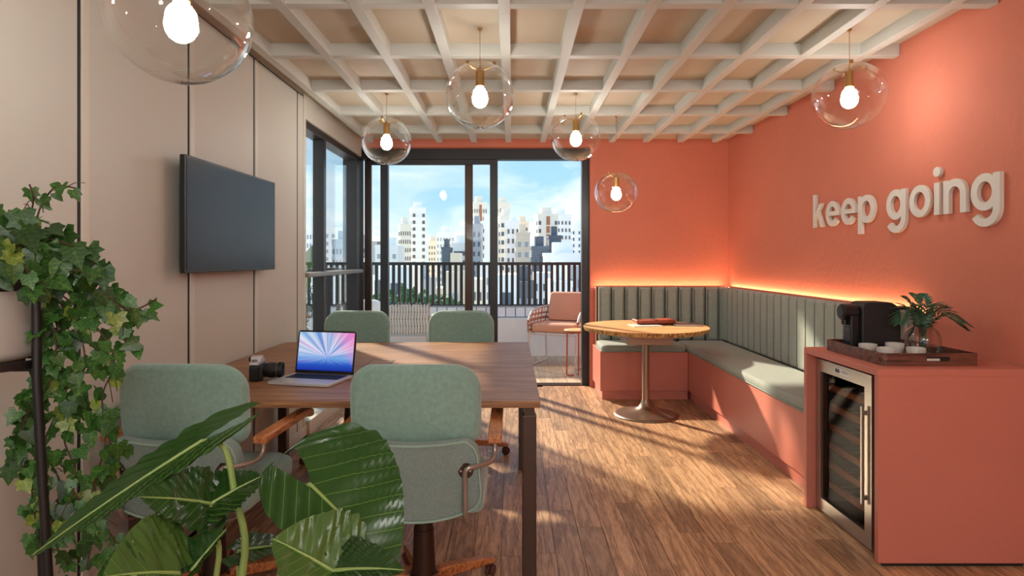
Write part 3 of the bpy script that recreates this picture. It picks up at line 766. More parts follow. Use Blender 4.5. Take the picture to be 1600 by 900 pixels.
# ---------------------------------------------------------------- photo camera
t = thing('photo_camera', 'silver and black photo camera with a long black lens on the meeting table', 'camera', (-1.165, 2.84, .750), R(-82 + 90))
# lens axis along +x
obj('body', MB().prism(rrect(-.065, .065, 0, .074, .012, 4), -.02, .02, 'yz'), 'black_plastic', t, bevel=.003)
tp = obj('top_plate', MB().prism(rrect(-.063, .063, .074, .088, (.002, .002, .008, .008), 3), -.019, .019, 'yz'), 'laptop_silver', t, bevel=.003)
obj('viewfinder_hump', MB().prism([(-.026, .086), (.026, .086), (.018, .106), (.010, .110), (-.010, .110), (-.018, .106)], -.024, .022, 'yz'), 'laptop_silver', t, bevel=.003)
obj('eyecup', MB().box(-.034, -.022, -.018, .018, .084, .104), 'black_rubber', t, smooth=False, bevel=.004)
for y, r, h in ((-.045, .011, .010), (.042, .012, .008), (-.026, .006, .006)):
    obj('dial', MB().cyl(r, .088, .088 + h, 20, (0, y, 0), e=.001), 'steel', tp)
obj('grip', MB().prism(rrect(-.064, -.036, .002, .072, .009, 4), .018, .036, 'yz'), 'black_rubber', t, bevel=.006)
ln = obj('lens', MB().lathe([(.0001, .018), (.029, .018), (.030, .03), (.032, .034), (.032, .05), (.0345, .052), (.0345, .078), (.033, .080), (.033, .092), (.036, .094), (.036, .112), (.033, .114), (.031, .108), (.0001, .104)], 36, (0, 0, .042), 'x'), 'black_plastic', t)
obj('lens_ring', MB().lathe([(.0335, .0885), (.0348, .0895), (.0348, .0905), (.0335, .0915)], 36, (0, 0, .042), 'x'), 'steel', ln)
for k in range(40):
    pass
obj('zoom_grip', MB().lathe([(.0346, .053), (.0358, .055), (.0346, .057), (.0358, .059), (.0346, .061), (.0358, .063), (.0346, .065), (.0358, .067), (.0346, .069), (.0358, .071), (.0346, .073)], 36, (0, 0, .042), 'x'), 'black_rubber', ln)

# ---------------------------------------------------------------- wall television
t = thing('television', 'flat black television hung on the beige panelled wall', 'television', (-1.48, 3.28, 1.237))
obj('bezel', MB().box(-1.478, -1.450, 2.758, 3.802, 1.237, 1.768), 'black_plastic', t, smooth=False, bevel=.004, world=True)
obj('screen', MB().box(-1.4500, -1.4488, 2.768, 3.792, 1.249, 1.758), 'tv_screen', t, smooth=False, world=True)
obj('wall_mount', MB().box(XL + .001, -1.478, 3.08, 3.48, 1.38, 1.62), 'black_satin', t, smooth=False, world=True)
# ================================================================ glass globe pendants
def make_pendant():
    t = thing('pendant_lamp', 'x', 'lamp', (0, 0, 0), 0, 'clear glass globe pendants')
    Rg = .183; n = 26; a0 = R(26)          # opening at the top
    prof = [(Rg * 1.0 * math.sin(a0 + (math.pi - a0) * k / n), Rg * .955 * math.cos(a0 + (math.pi - a0) * k / n)) for k in range(n + 1)]
    inn = [(max(r - .0035 * (r / Rg), .00005), z * .985) for r, z in reversed(prof)]
    obj('globe', MB().lathe([(max(r, .00005), z) for r, z in prof] + inn + [(max(prof[0][0], .00005), prof[0][1])], 56), 'globe_glass', t, ang=80)
    rr, rz_ = prof[0]
    obj('socket', MB().cyl(.0235, .045, .128, 24, e=.002), 'brass', t)
    obj('cap', MB().lathe([(.0001, .125), (.010, .125), (.008, .14), (.004, .155), (.0001, .156)], 16), 'brass', t)
    for k in range(3):
        a = R(100 + 120 * k)
        c, s = math.cos(a), math.sin(a)
        ar = obj('bracket_arm', MB().tube([(.012 * c, .012 * s, .132), (.05 * c, .05 * s, .138), (rr * .96 * c, rr * .96 * s, rz_ - .004), (rr * 1.0 * c, rr * 1.0 * s, rz_ + .006)], .0032, 8), 'brass', t)
        obj('clip', MB().cyl(.008, rz_ - .008, rz_ + .010, 14, (rr * 1.0 * c, rr * 1.0 * s, 0)), 'brass', ar)
    bp = [(.0001, -.066), (.016, -.063), (.030, -.053), (.039, -.038), (.0425, -.020), (.041, -.006), (.035, .010), (.027, .025), (.021, .038), (.019, .046), (.0001, .046)]
    obj('bulb', MB().lathe(bp, 28), 'bulb_glow', t, ang=80)
    return t
pend = make_pendant()
lamps = [((-.169, 3.278, 2.165), 'glass globe pendant in the middle of the ceiling, above the meeting table'),
         ((-.923, 4.57, 2.170), 'glass globe pendant over the far end of the table, nearest the side window'),
         ((.470, 4.57, 2.195), 'glass globe pendant hanging in front of the right door jamb'),
         ((.887, 5.28, 1.866), 'low-hung glass globe pendant above the round table'),
         ((1.788, 3.29, 2.165), 'glass globe pendant beside the coral wall above the lettering'),
         ((-.895, 1.68, 1.952), 'large near glass globe pendant cut by the top edge, above the ivy'),
         ((1.45, .75, 2.165), 'added glass globe pendant for fill light, unseen overhead in front of the sideboard')]  # extra pendant out of view, added to brighten the room
roots = [pend] + [copy_tree(pend) for _ in lamps[1:]]
for i, (l, lab) in enumerate(lamps):
    o = roots[i]
    o.location = l; o['label'] = lab; o.rotation_euler = (0, 0, R(37 * i))
    top = ZC
    for bx in BX:
        if abs(bx - l[0]) < .03: top = ZB
    cdm = MB().cyl(.0016, .15, top - l[2], 8)
    obj('cord', cdm, 'brass', o)
    obj('ceiling_cup', MB().lathe([(.0001, top - l[2] - .012), (.010, top - l[2] - .012), (.013, top - l[2]), (.0001, top - l[2])], 14), 'brass', o)

# unseen opal ball lamps, added behind the camera as soft frontal fill
op = None
for i, (x, y, lab) in enumerate(((-.9, -1.9, 'added fill ball lamp, unseen in the rear left corner'), (.35, -2.3, 'added fill ball lamp, unseen in front of the rear window'), (1.55, -1.9, 'added fill ball lamp, unseen in the rear corner by the coral wall'), (.35, -.45, 'added fill ball lamp, unseen in the middle of the rear half'))):
    if op is None:
        op = thing('fill_ball_lamp', lab, 'lamp', (x, y, 1.95), 0, 'added fill ball lamps')
        obj('ball', MB().lathe([(max(.0001, .22 * math.sin(R(q))), .22 * math.cos(R(q))) for q in range(0, 181, 9)], 32), 'fill_glow', op, ang=80)
        obj('collar', MB().cyl(.04, .215, .25, 20), 'brass', op); obj('cord', MB().cyl(.003, .25, ZB - 1.95, 8), 'brass', op); t_ = op
    else: t_ = copy_tree(op)
    t_.location = (x, y, 1.95); t_['label'] = lab

# ================================================================ coffee cabinet, wine fridge and what stands on it
CXF, CY0, CY1, CZ = 1.540, 2.611, 3.276, .837
t = thing('sideboard', 'coral sideboard with a niche for the wine fridge beside the long bench', 'cabinet', (1.86, 2.94, 0))
obj('end_panel', MB().box(CXF, XR - .004, CY0, CY0 + .028, .02, CZ - .03), 'coral_joinery', t, smooth=False, bevel=.002, world=True)
obj('end_panel', MB().box(CXF, XR - .004, CY1 - .028, CY1, .0, CZ - .03), 'coral_joinery', t, smooth=False, bevel=.002, world=True)
obj('worktop', MB().box(CXF, XR - .004, CY0, CY1, CZ - .03, CZ), 'coral_joinery', t, smooth=False, bevel=.002, world=True)
obj('back_panel', MB().box(XR - .024, XR - .005, CY0 + .029, CY1 - .029, .02, CZ - .031), 'coral_joinery', t, smooth=False, world=True)
obj('plinth', MB().box(CXF + .03, XR - .03, CY0 + .02, CY0 + .035, 0, .02), 'black_satin', t, smooth=False, world=True)

FX = 1.588; FY0, FY1 = 2.832, 3.240
t = thing('wine_fridge', 'steel-framed wine fridge with a glass door in the coral sideboard', 'fridge', (1.87, 2.95, 0))
m = MB().box(FX + .045, FX + .52, FY0 - .085, FY0 - .055, .02, .79).box(FX + .045, FX + .52, FY1 - .03, FY1, .02, .79)
m.box(FX + .045, FX + .52, FY0 - .055, FY1 - .03, .02, .05).box(FX + .045, FX + .52, FY0 - .055, FY1 - .03, .755, .79).box(FX + .50, FX + .52, FY0 - .055, FY1 - .03, .05, .755)
obj('housing', m, 'black_plastic', t, smooth=False, world=True)
dr = obj('door', MB().box(FX, FX + .035, FY0 - .09, FY0 - .035, .012, .785).box(FX, FX + .035, FY1 - .045, FY1, .012, .785)
         .box(FX, FX + .035, FY0 - .035, FY1 - .045, .012, .075).box(FX, FX + .035, FY0 - .035, FY1 - .045, .725, .785), 'steel', t, smooth=False, world=True)
dl = (-1.87, -2.95, 0)
def dpart(name, mb, m, par=dr, **k): return obj(name, mb.xf(Matrix.Translation(dl)), m, par, **k)
dpart('pane', MB().box(FX + .012, FX + .020, FY0 - .035, FY1 - .045, .075, .725), 'smoked_glass', smooth=False)
dpart('handle', MB().box(FX - .022, FX - .010, FY0 - .052, FY0 - .040, .20, .64).box(FX - .012, FX, FY0 - .052, FY0 - .040, .22, .24).box(FX - .012, FX, FY0 - .052, FY0 - .040, .60, .62), 'steel', smooth=False, bevel=.002)
dpart('display', MB().box(FX - .0008, FX, 2.92, 3.06, .742, .770), 'laptop_silver', smooth=False)
dpart('display_window', MB().box(FX - .0014, FX - .0006, 3.01, 3.05, .747, .765), 'black_plastic', smooth=False)
for k in range(3): dpart('button', MB().cyl(.006, FX - .003, FX - .0006, 12, (0, 2.945 + .021 * k, .756), 'x'), 'steel')
for k in range(6):
    z = .135 + .10 * k
    sh = obj('shelf', MB().box(FX + .05, FX + .068, FY0 - .052, FY1 - .033, z - .012, z + .018), 'chair_wood', t, smooth=False, world=True)
    m = MB()
    for q in range(6): m.tube([(FX + .07, FY0 - .03 + .074 * q, z), (FX + .49, FY0 - .03 + .074 * q, z)], .003, 6)
    m.tube([(FX + .2, FY0 - .053, z), (FX + .2, FY1 - .032, z)], .003, 6).tube([(FX + .4, FY0 - .053, z), (FX + .4, FY1 - .032, z)], .003, 6)
    obj('shelf_wires', m.xf(Matrix.Translation(dl)), 'steel', sh)
obj('inner_lamp_bar', MB().box(FX + .08, FX + .12, FY0 + .02, FY1 - .10, .735, .752), 'ceramic', t, smooth=False, world=True)

# tray
tx0, tx1, ty0, ty1, tz, th = 1.606, 2.030, 2.700, 3.19, CZ + .001, .052
t = thing('serving_tray', 'dark wooden serving tray with cut-out handles on the coral sideboard', 'tray', ((tx0 + tx1) / 2, (ty0 + ty1) / 2, tz))
tr_out = rrect(tx0, tx1, ty0, ty1, (.03, .012, .012, .03), 5); tr_in = rrect(tx0 + .010, tx1 - .010, ty0 + .010, ty1 - .010, (.022, .006, .006, .022), 5)
n = len(tr_out); vs = []; fs = []
for z, o_ in ((tz, tr_out), (tz + th, tr_out), (tz + th, tr_in), (tz + .006, tr_in)): vs += [(a, b, z) for a, b in o_]
for i in range(3):
    for k in range(n):
        k2 = (k + 1) % n; fs.append((i * n + k, i * n + k2, (i + 1) * n + k2, (i + 1) * n + k))
obj('rim', MB().add(vs, fs), 'tray_wood', t, world=True)
obj('bottom', MB().prism(rrect(tx0 + .002, tx1 - .002, ty0 + .002, ty1 - .002, (.028, .011, .011, .028), 5), tz + .0004, tz + .006, 'xy'), 'tray_wood', t, world=True)
obj('handle_slot', MB().prism(rrect(1.80, 1.905, tz + .018, tz + .038, .009, 4), ty0 - .0012, ty0 + .004, 'xz'), 'black_slot', t, world=True)
obj('handle_grip', MB().prism(rrect(1.803, 1.86, tz + .020, tz + .030, .004, 3), ty0 - .0020, ty0 - .0008, 'xz'), 'ceramic', t, world=True)
zt = tz + .0065

# capsule coffee machine
mx, my = 1.778, 3.055
t = thing('coffee_machine', 'black capsule coffee machine with a rounded body on the serving tray', 'coffee machine', (mx, my, zt))
H = .248; hw = .060
ol = rrect(-.088, .100, .0, H, (.006, .006, .062, .034), 8)
obj('body', MB().prism(ol, -hw, hw, 'xz'), 'black_satin', t, bevel=.006, bseg=3)
obj('neck', MB().box(-.130, -.086, -.036, .036, .030, .19), 'black_plastic', t, smooth=False, bevel=.006)
for k in range(9):
    obj('rib', MB().box(-.1345, -.129, -.034, .034, .055 + .0125 * k, .061 + .0125 * k), 'black_plastic', t, smooth=False, bevel=.0015)
hd = obj('brew_head', MB().cyl(.040, -.162, -.086, 32, (0, 0, .196), 'x', e=.006), 'black_plastic', t)
obj('head_face', MB().cyl(.028, -.1645, -.160, 28, (0, 0, .196), 'x', e=.001), 'black_satin', hd)
obj('spout', MB().cyl(.014, .135, .162, 16, (-.142, 0, 0)), 'black_plastic', t)
obj('drip_tray', MB().prism(rrect(-.156, -.086, -.045, .045, (.03, .004, .004, .03), 5), .0, .026, 'xy'), 'black_plastic', t, bevel=.003)
obj('screw', MB().cyl(.0035, -hw - .001, -hw + .002, 10, (-.06, 0, .155), 'y'), 'black_plastic', t)

# glass jug with a black lid behind the machine
t = thing('water_jug', 'clear water jug with a flat black lid behind the vase, on the tray', 'jug', (1.942, 3.125, zt))
obj('jug_body', MB().lathe([(.0001, .0), (.036, .0), (.040, .006), (.043, .10), (.045, .205), (.043, .205), (.041, .10), (.037, .01), (.0001, .008)], 36), 'vase_glass', t, ang=60)
obj('water', MB().cyl(.0385, .010, .15, 32), 'vase_glass', t)
obj('lid', MB().prism(rrect(-.052, .058, -.046, .046, .03, 5), .2055, .218, 'xy'), 'black_plastic', t, bevel=.003)
obj('handle', MB().tube(bez([(.045, 0, .19), (.075, 0, .18), (.080, 0, .11), (.043, 0, .05)], 5), .005, 8), 'black_plastic', t)

# four small bowls
def cup(px, py, Y, lab, rm=.0385, hh=.060):
    p = P(px, py, Y)
    t = obj('espresso_cup', MB().lathe([(.0001, 0), (.018, 0), (.022, .003), (rm * .84, hh * .3), (rm, hh * .72), (rm * 1.0, hh), (rm * .93, hh), (rm * .92, hh * .7), (rm * .75, hh * .34), (.016, .008), (.0001, .007)], 36), 'ceramic', origin=(0, 0, 0), ang=60)
    t.location = (p.x, Y, zt); tag(t, lab, 'cup', 'espresso cups on the tray')
cup(1356, 545, 2.90, 'white cup on the tray, standing closest to the coffee machine front')
cup(1398, 545, 2.885, 'speckled grey cup on the tray, partly hidden behind another cup', .039, .066)
cup(1385, 550, 2.775, 'white cup on the tray, front centre of the four')
cup(1431, 550, 2.780, 'white cup on the tray, furthest right in front of the vase')

# vase with palm leaves
vx, vy = 1.934, 2.925
t = thing('glass_vase', 'round clear glass vase holding dark palm leaves on the tray', 'vase', (vx, vy, zt))
pr = [(.0001, .0), (.050, .0), (.066, .006), (.076, .03), (.078, .07), (.074, .10), (.062, .124), (.050, .134), (.046, .140)]
obj('vase_body', MB().lathe(pr + [(max(r - .003, .0001), h if i else .004) for i, (r, h) in reversed(list(enumerate(pr)))], 44), 'vase_glass', t, ang=70)
obj('water', MB().cyl(.069, .006, .05, 32), 'vase_glass', t)
tb = thing('palm_bunch', 'bunch of dark green palm fronds standing in the glass vase', 'leaves', (vx, vy, zt))
def frond(name, parent, base, ctrl, n, ll, lw, m, droop=.2, seed=1, rr=.0016, taper=True):
    """a rachis with paired leaflets"""
    rg = random.Random(seed); pts = bez([base] + ctrl, 8); mb = MB().tube(pts, [rr * (1 - .6 * i / len(pts)) for i in range(len(pts))], 6)
    L_ = len(pts); st = int(L_ * .38)
    for i in range(n):
        u = st + (L_ - 1 - st) * i / max(n - 1, 1); k = min(int(u), L_ - 2); p = pts[k].lerp(pts[k + 1], u - k); tg = (pts[k + 1] - pts[k]).normalized()
        side = tg.cross(Vector((0, 0, 1)));
        if side.length < .2: side = tg.cross(Vector((0, 1, 0)))
        side.normalize(); upv = side.cross(tg).normalized(); f = i / max(n - 1, 1)
        l = ll * (math.sin(math.pi * (.18 + .74 * f)) if taper else 1) * rg.uniform(.9, 1.1)
        for s in (-1, 1):
            d = (tg * (.75 + .5 * f) + side * s * (1.0 - .35 * f) + upv * .25).normalized()
            wv = d.cross(upv).normalized() * lw
            q1 = p + d * l * .45 + Vector((0, 0, -droop * l * .12)); q2 = p + d * l + Vector((0, 0, -droop * l * .7))
            mb.add([p, q1 + wv + upv * lw * .3, q1 - upv * lw * .2, q1 - wv + upv * lw * .3, q2], [(0, 1, 2), (0, 2, 3), (1, 4, 2), (2, 4, 3)])
    return obj(name, mb, m, parent, smooth=False)
fr = [((-.075, -.02, .225), (-.135, -.05, .165), .075), ((-.05, .0, .23), (-.07, .03, .275), .05), ((.06, -.02, .215), (.165, -.07, .155), .085), ((.05, .02, .23), (.13, .03, .225), .06),
      ((.02, .02, .235), (.035, .05, .285), .05), ((-.03, -.05, .20), (-.09, -.13, .17), .06), ((.03, -.05, .21), (.08, -.14, .175), .07), ((.09, .0, .19), (.19, -.02, .13), .07), ((-.02, .0, .24), (-.03, .03, .290), .045)]
for i, (a, b, l) in enumerate(fr):
    frond('frond', tb, (0.004 * (i - 4), .003 * ((i * 3) % 5 - 2), .012), [(a[0] * .25, a[1] * .25, .12), a, b], 15, l * 1.25, .0062, 'palm_leaf', .35, i, .002)
# ================================================================ plants
def big_leaf_mesh(name, Ls, Wl, lobe=.30, fold=.25, curl=.10, ripple=.007, nr=6.5, seed=0, fold2=None, notch=.30, wl2=None, roll=0.0, under=None):
    """heart-shaped blade, midrib along +x from the stalk (0) to the tip (Ls); y across, z up; the two halves may differ"""
    vs = []; fs = []; uv = []; nu, nv = 44, 10; rg = random.Random(seed)
    for side in (1, -1):
        W = Wl if side == 1 else (wl2 or Wl); fo = fold if side == 1 else (fold if fold2 is None else fold2); o = len(vs)
        for i in range(nu + 1):
            s = -lobe + (1 + lobe) * (i / nu)
            pk = .12
            if s < pk: f = math.sqrt(max(0, 1 - ((pk - s) / (pk + lobe)) ** 2))
            else: f = max(0.0, 1 - ((s - pk) / (1 - pk)) ** 1.75) ** .82
            ou = W * f
            inn = 0 if s >= 0 else min(ou, notch * W * (-s / lobe) ** .6)
            for j in range(nv + 1):
                v = inn + (ou - inn) * j / nv; q = v / max(W, 1e-6)
                z = v * math.tan(fo) + ripple * math.sin(2 * math.pi * nr * (s - .5 * q)) * min(1, q * 1.6) * (1 - .55 * abs(s)) - curl * Ls * max(s, 0) ** 2 - curl * .7 * Ls * min(s, 0) ** 2 * 3 - roll * q * q * W
                z += .35 * ripple * math.sin(5 * s * math.pi + seed)
                vs.append((s * Ls, side * v, z)); uv.append((s, side * q))
        for i in range(nu):
            for j in range(nv):
                a = o + i * (nv + 1) + j; q = (a, a + nv + 1, a + nv + 2, a + 1)
                fs.append(q if side == -1 else q[::-1])
    me = bpy.data.meshes.new(name); me.from_pydata(vs, [], fs)
    l = me.uv_layers.new(name='leaf')
    for lp in me.loops: l.data[lp.index].uv = uv[lp.vertex_index]
    bm = bmesh.new(); bm.from_mesh(me); bmesh.ops.remove_doubles(bm, verts=bm.verts, dist=1e-5); bm.to_mesh(me); bm.free(); me.validate()
    for p in me.polygons: p.use_smooth = True
    return me
def frame(base, tip, nrm):
    x = (tip - base); L_ = x.length; x.normalize(); z = (nrm - x * nrm.dot(x)).normalized(); y = z.cross(x)
    M = Matrix((x, y, z)).transposed().to_4x4(); M.translation = base; return M, L_

# ---- glossy heart-leaved plant in the foreground, its pot below the picture edge
t = thing('leafy_plant', 'glossy heart-leaved plant in the foreground below the meeting table', 'plant', (-.62, 1.20, 0))
obj('pot', MB().lathe([(.0001, 0), (.13, 0), (.14, .01), (.165, .30), (.17, .31), (.15, .31), (.145, .27), (.0001, .27)], 40), 'cool_grey_pot', t)
obj('soil', MB().lathe([(.0001, .285), (.10, .285), (.148, .275), (.148, .265), (.0001, .262)], 32), 'soil', t)
ORI = Vector((-.62, 1.20, 0))
def bigleaf(base, tip, nrm, Wl, m='big_leaf', stem=None, sr=.007, **k):
    b = P(*base); tp = P(*tip); M, L_ = frame(b, tp, Vector(nrm))
    me = big_leaf_mesh('leaf', L_, Wl, **k); me.materials.append(MT[m])
    o = bpy.data.objects.new('leaf', me); COL.objects.link(o); o.parent = t; M.translation = b - ORI; o.matrix_local = M
    curl = k.get('curl', .10)
    rib = [(L_ * s, 0, .0022 - curl * L_ * s * s) for s in [q / 12 for q in range(13)]]
    obj('midrib', MB().tube(rib, [.0036 * (1 - .8 * q / 12) for q in range(13)], 6), 'midrib_green', o)
    if stem:
        pts = [b] + [P(*q) for q in stem] + [Vector((ORI.x + random.uniform(-.05, .05), ORI.y + random.uniform(-.05, .05), .28))]
        pts = bez([p - ORI for p in pts], 6)
        obj('stalk', MB().tube(pts, [sr * (.62 + .5 * i / len(pts)) for i in range(len(pts))], 10), 'stem_green', t)
    return o
# long leaf seen along its edge, tip lower left
bigleaf((318, 689, 1.25), (42, 858, 1.12), (-.47, -.10, .87), .058, 'big_leaf', [(350, 700, 1.25), (366, 770, 1.25), (378, 900, 1.24)], .0078, lobe=.40, fold=-.30, fold2=.42, curl=.05, ripple=.004, nr=6.5, seed=2, wl2=.072)
# largest leaf, tip at the lower right
bigleaf((484, 757, 1.22), (618, 884, 1.12), (.30, -.62, .72), .155, 'big_leaf', [(470, 765, 1.24), (446, 800, 1.25), (437, 900, 1.25)], .007, lobe=.42, fold=.26, fold2=.10, curl=.10, ripple=.006, nr=6.5, seed=5, notch=.22, wl2=.098)
# lower leaf pointing left
bigleaf((518, 892, 1.10), (430, 838, 1.08), (.05, -.5, .86), .098, 'big_leaf_light', [(515, 930, 1.12), (500, 980, 1.15)], .006, lobe=.45, fold=.30, curl=.10, ripple=.007, nr=6.5, seed=8)
bigleaf((520, 893, 1.10), (625, 880, 1.07), (.1, -.45, .88), .055, 'big_leaf', None, lobe=.2, fold=.35, curl=.15, ripple=.005, nr=6.5, seed=9)
# pair of halves folded like a butterfly
bigleaf((330, 788, 1.22), (228, 768, 1.12), (.15, -.62, .76), .075, 'big_leaf', [(334, 830, 1.22), (338, 900, 1.2)], .006, lobe=.25, fold=.15, curl=.14, ripple=.007, nr=6.5, seed=11)
bigleaf((331, 788, 1.22), (410, 738, 1.27), (-.5, -.60, .6), .078, 'big_leaf', None, lobe=.25, fold=.2, curl=.1, ripple=.006, nr=6.5, seed=12)
# low left leaf, seen from above, and a dark one next to it
bigleaf((279, 897, 1.08), (175, 888, .98), (.05, -.62, .8), .118, 'big_leaf_light', [(285, 930, 1.1), (300, 990, 1.12)], .006, lobe=.5, fold=.16, curl=.16, ripple=.006, nr=6.5, seed=14)
bigleaf((300, 893, 1.12), (352, 826, 1.16), (-.4, -.5, .75), .050, 'big_leaf', None, lobe=.25, fold=.5, curl=.05, ripple=.005, nr=6.5, seed=15)
# thin leaves seen edge-on further back
bigleaf((372, 862, 1.35), (452, 846, 1.36), (0, -.25, .96), .05, 'big_leaf', [(372, 900, 1.34), (376, 960, 1.3)], .005, lobe=.3, fold=.1, curl=.1, ripple=.004, nr=6.5, seed=17)
bigleaf((212, 900, 1.02), (150, 905, .98), (.1, -.5, .86), .06, 'big_leaf', None, lobe=.3, fold=.2, curl=.1, ripple=.004, nr=6.5, seed=18)

# ---- ivy on a tall black stand
IX, IY = -1.285, 1.50
t = thing('plant_stand', 'tall black metal plant stand holding the ivy pot', 'stand', (IX, IY, 0))
obj('pot_ring', MB().lathe([(.128, 1.040), (.140, 1.040), (.140, 1.058), (.128, 1.058), (.128, 1.040)], 40), 'black_plastic', t)
obj('base_plate', MB().box(-.13, .13, -.008, .008, 1.030, 1.040).box(-.008, .008, -.13, .13, 1.030, 1.040), 'black_plastic', t, smooth=False)
for k, (dx, dy) in enumerate(((.152, -.02), (.02, .150), (-.148, .0), (.0, -.150))):
    obj('leg', MB().tube([(dx, dy, 1.20), (dx, dy, 1.02), (dx * 1.40, dy * 1.2, 0.0)], .0105, 12), 'black_plastic', t)
t = thing('ivy_pot', 'round grey-white plant pot on the tall black stand', 'pot', (IX, IY, 1.0585))
obj('pot_wall', MB().lathe([(.0001, 0), (.095, .0), (.114, .008), (.122, .022), (.126, .15), (.126, .166), (.121, .166), (.119, .14), (.0001, .14)], 48), 'cool_grey_pot', t, ang=60)
obj('inner_liner', MB().lathe([(.118, .13), (.121, .13), (.121, .188), (.116, .188), (.116, .13), (.118, .13)], 40), 'black_plastic', t)
obj('soil', MB().lathe([(.0001, .215), (.06, .205), (.114, .178), (.114, .14), (.0001, .14)], 28), 'soil', t)

def ivy_leaf_mesh(name, kind):
    lob = [[(0, .02), (-.30, -.20), (-.52, -.05), (-.40, .20), (-.56, .48), (-.28, .50), (0, 1.0)], [(0, .0), (-.26, -.16), (-.44, .06), (-.40, .30), (-.42, .55), (-.2, .62), (0, 1.0)], [(0, .0), (-.32, -.14), (-.42, .14), (-.34, .42), (-.18, .72), (0, 1.0)]][kind]
    vs = [(0, y, 0) for y in (0, .3, .62, 1.0)]; uv = [(y, 0) for y in (0, .3, .62, 1.0)]; fs = []
    for s in (1, -1):
        o = len(vs)
        for x, y in lob[1:-1]:
            vs.append((s * -x, y, abs(x) * .28 - .12 * y * y - .25 * x * x)); uv.append((y, s * abs(x)))
        m = len(lob) - 2
        idx = [o + k for k in range(m)]
        poly = [0] + idx + [3, 2, 1]
        # fan split so that the blade folds along its midrib
        h = m // 2
        a = [0] + idx[:h + 1] + [1]; b = [1] + idx[h:] + [3, 2]
        for q in (a, b): fs.append(tuple(q if s == 1 else q[::-1]))
    me = bpy.data.meshes.new(name); me.from_pydata(vs, [], fs)
    for v in me.vertices: v.co.z -= .12 * v.co.y ** 2 if abs(v.co.x) < 1e-6 else 0
    l = me.uv_layers.new(name='leaf')
    for lp in me.loops: l.data[lp.index].uv = uv[lp.vertex_index]
    for p in me.polygons: p.use_smooth = True
    return me
ivm = []
for mm in ('ivy_leaf', 'ivy_leaf', 'ivy_leaf_pale'):
    for k in range(3):
        me = ivy_leaf_mesh('leaf', k); me.materials.append(MT[mm]); ivm.append(me)
t = thing('ivy', 'trailing variegated ivy spilling from the pot on the black stand', 'plant', (IX, IY, 1.24))
IO = Vector((IX, IY, 1.24)); rg = random.Random(21)
vines = [  # (pixel path, depth, leaf spacing px, sideways scatter px, leaf size)
 ([(-20, 440), (40, 392), (100, 400), (150, 440), (185, 478), (215, 482), (243, 468)], 1.47, 15, 15, .045),
 ([(0, 440), (60, 440), (120, 480), (165, 530), (178, 570), (160, 620), (165, 690), (150, 750), (148, 815), (135, 890)], 1.53, 14, 20, .040),
 ([(20, 450), (66, 480), (88, 545), (70, 620), (42, 690), (36, 740)], 1.52, 16, 18, .038),
 ([(20, 420), (52, 355), (66, 318), (88, 292), (118, 294)], 1.49, 24, 7, .034),
 ([(20, 410), (44, 345), (52, 312), (46, 288)], 1.47, 30, 5, .030),
 ([(30, 440), (90, 470), (130, 540), (125, 610), (100, 680), (118, 740), (105, 800), (125, 870)], 1.54, 14, 22, .040),
 ([(20, 430), (90, 420), (150, 460), (192, 520), (196, 548)], 1.50, 14, 18, .042),
 ([(-30, 350), (20, 345), (70, 370), (130, 392), (165, 440)], 1.42, 13, 22, .052),
 ([(-30, 420), (10, 400), (40, 420), (52, 445)], 1.36, 12, 18, .052),
 ([(80, 470), (95, 540), (108, 630), (150, 660), (175, 700), (160, 745)], 1.55, 15, 18, .038),
 ([(40, 480), (62, 560), (40, 640), (22, 690), (30, 730)], 1.54, 18, 12, .034),
 ([(60, 690), (50, 760), (58, 830), (62, 860)], 1.53, 16, 14, .036),
 ([(90, 540), (60, 610), (34, 670), (30, 720), (48, 740)], 1.50, 13, 16, .038),
 ([(120, 560), (90, 640), (70, 700), (95, 760), (80, 830), (110, 890)], 1.56, 15, 20, .038),
 ([(110, 760), (140, 800), (170, 830), (190, 870)], 1.49, 18, 12, .034),
 ([(-40, 380), (0, 375), (60, 395), (110, 425)], 1.38, 13, 20, .055)]
count = 0; placed = []
for (pth, Yd, sp, sc, size) in vines:
    pts3 = [P(a, b, Yd + rg.uniform(-.02, .02)) - IO for a, b in pth]
    if pts3[0].length > .16: pass
    curve = bez(pts3, 8)
    obj('vine', MB().tube(curve, .0021, 5), 'vine_brown', t)
    L_ = 0.0; nxt = 0.0; step = sp * Yd / F
    for i in range(len(curve) - 1):
        seg = (curve[i + 1] - curve[i]).length; tg = (curve[i + 1] - curve[i]).normalized()
        while nxt < L_ + seg and count < 296 + 700:
            p = curve[i].lerp(curve[i + 1], (nxt - L_) / seg)
            off = Vector((rg.gauss(0, 1), rg.gauss(0, .7), rg.gauss(0, 1))) * (sc * Yd / F * .62)
            q = p + off; w = q + IO
            rr = math.hypot(w.x - IX, w.y - IY)
            if 1.03 < w.z < 1.23 and rr < .150: q = q * 1.0; q.x += (.16 - rr) * .9; q.y -= .02
            if (q + IO).x < XL + .05: nxt += step; continue
            nrm = Vector((.35 + rg.gauss(0, .45), -.85 + rg.gauss(0, .35), .45 + rg.gauss(0, .4)))
            dirn = Vector((rg.gauss(.15, .6), rg.gauss(-.1, .4), -1.0 + rg.gauss(0, .45))) + tg * .3
            x_ = dirn.normalized(); z_ = (nrm - x_ * nrm.dot(x_)).normalized(); y_ = z_.cross(x_)
            # mesh: +y is the tip direction, +z the face
            M = Matrix((x_.cross(z_), x_, z_)).transposed().to_4x4()
            s = size * rg.uniform(.68, 1.15)
            me = rg.choice(ivm[:6]) if rg.random() < .91 else rg.choice(ivm[6:])
            M.translation = q; placed.append((s, me, M @ Matrix.Scale(s, 4))); count += 1
            if off.length > .012 and rg.random() < .6:
                pass
            nxt += step * rg.uniform(.32, .75)
        L_ += seg
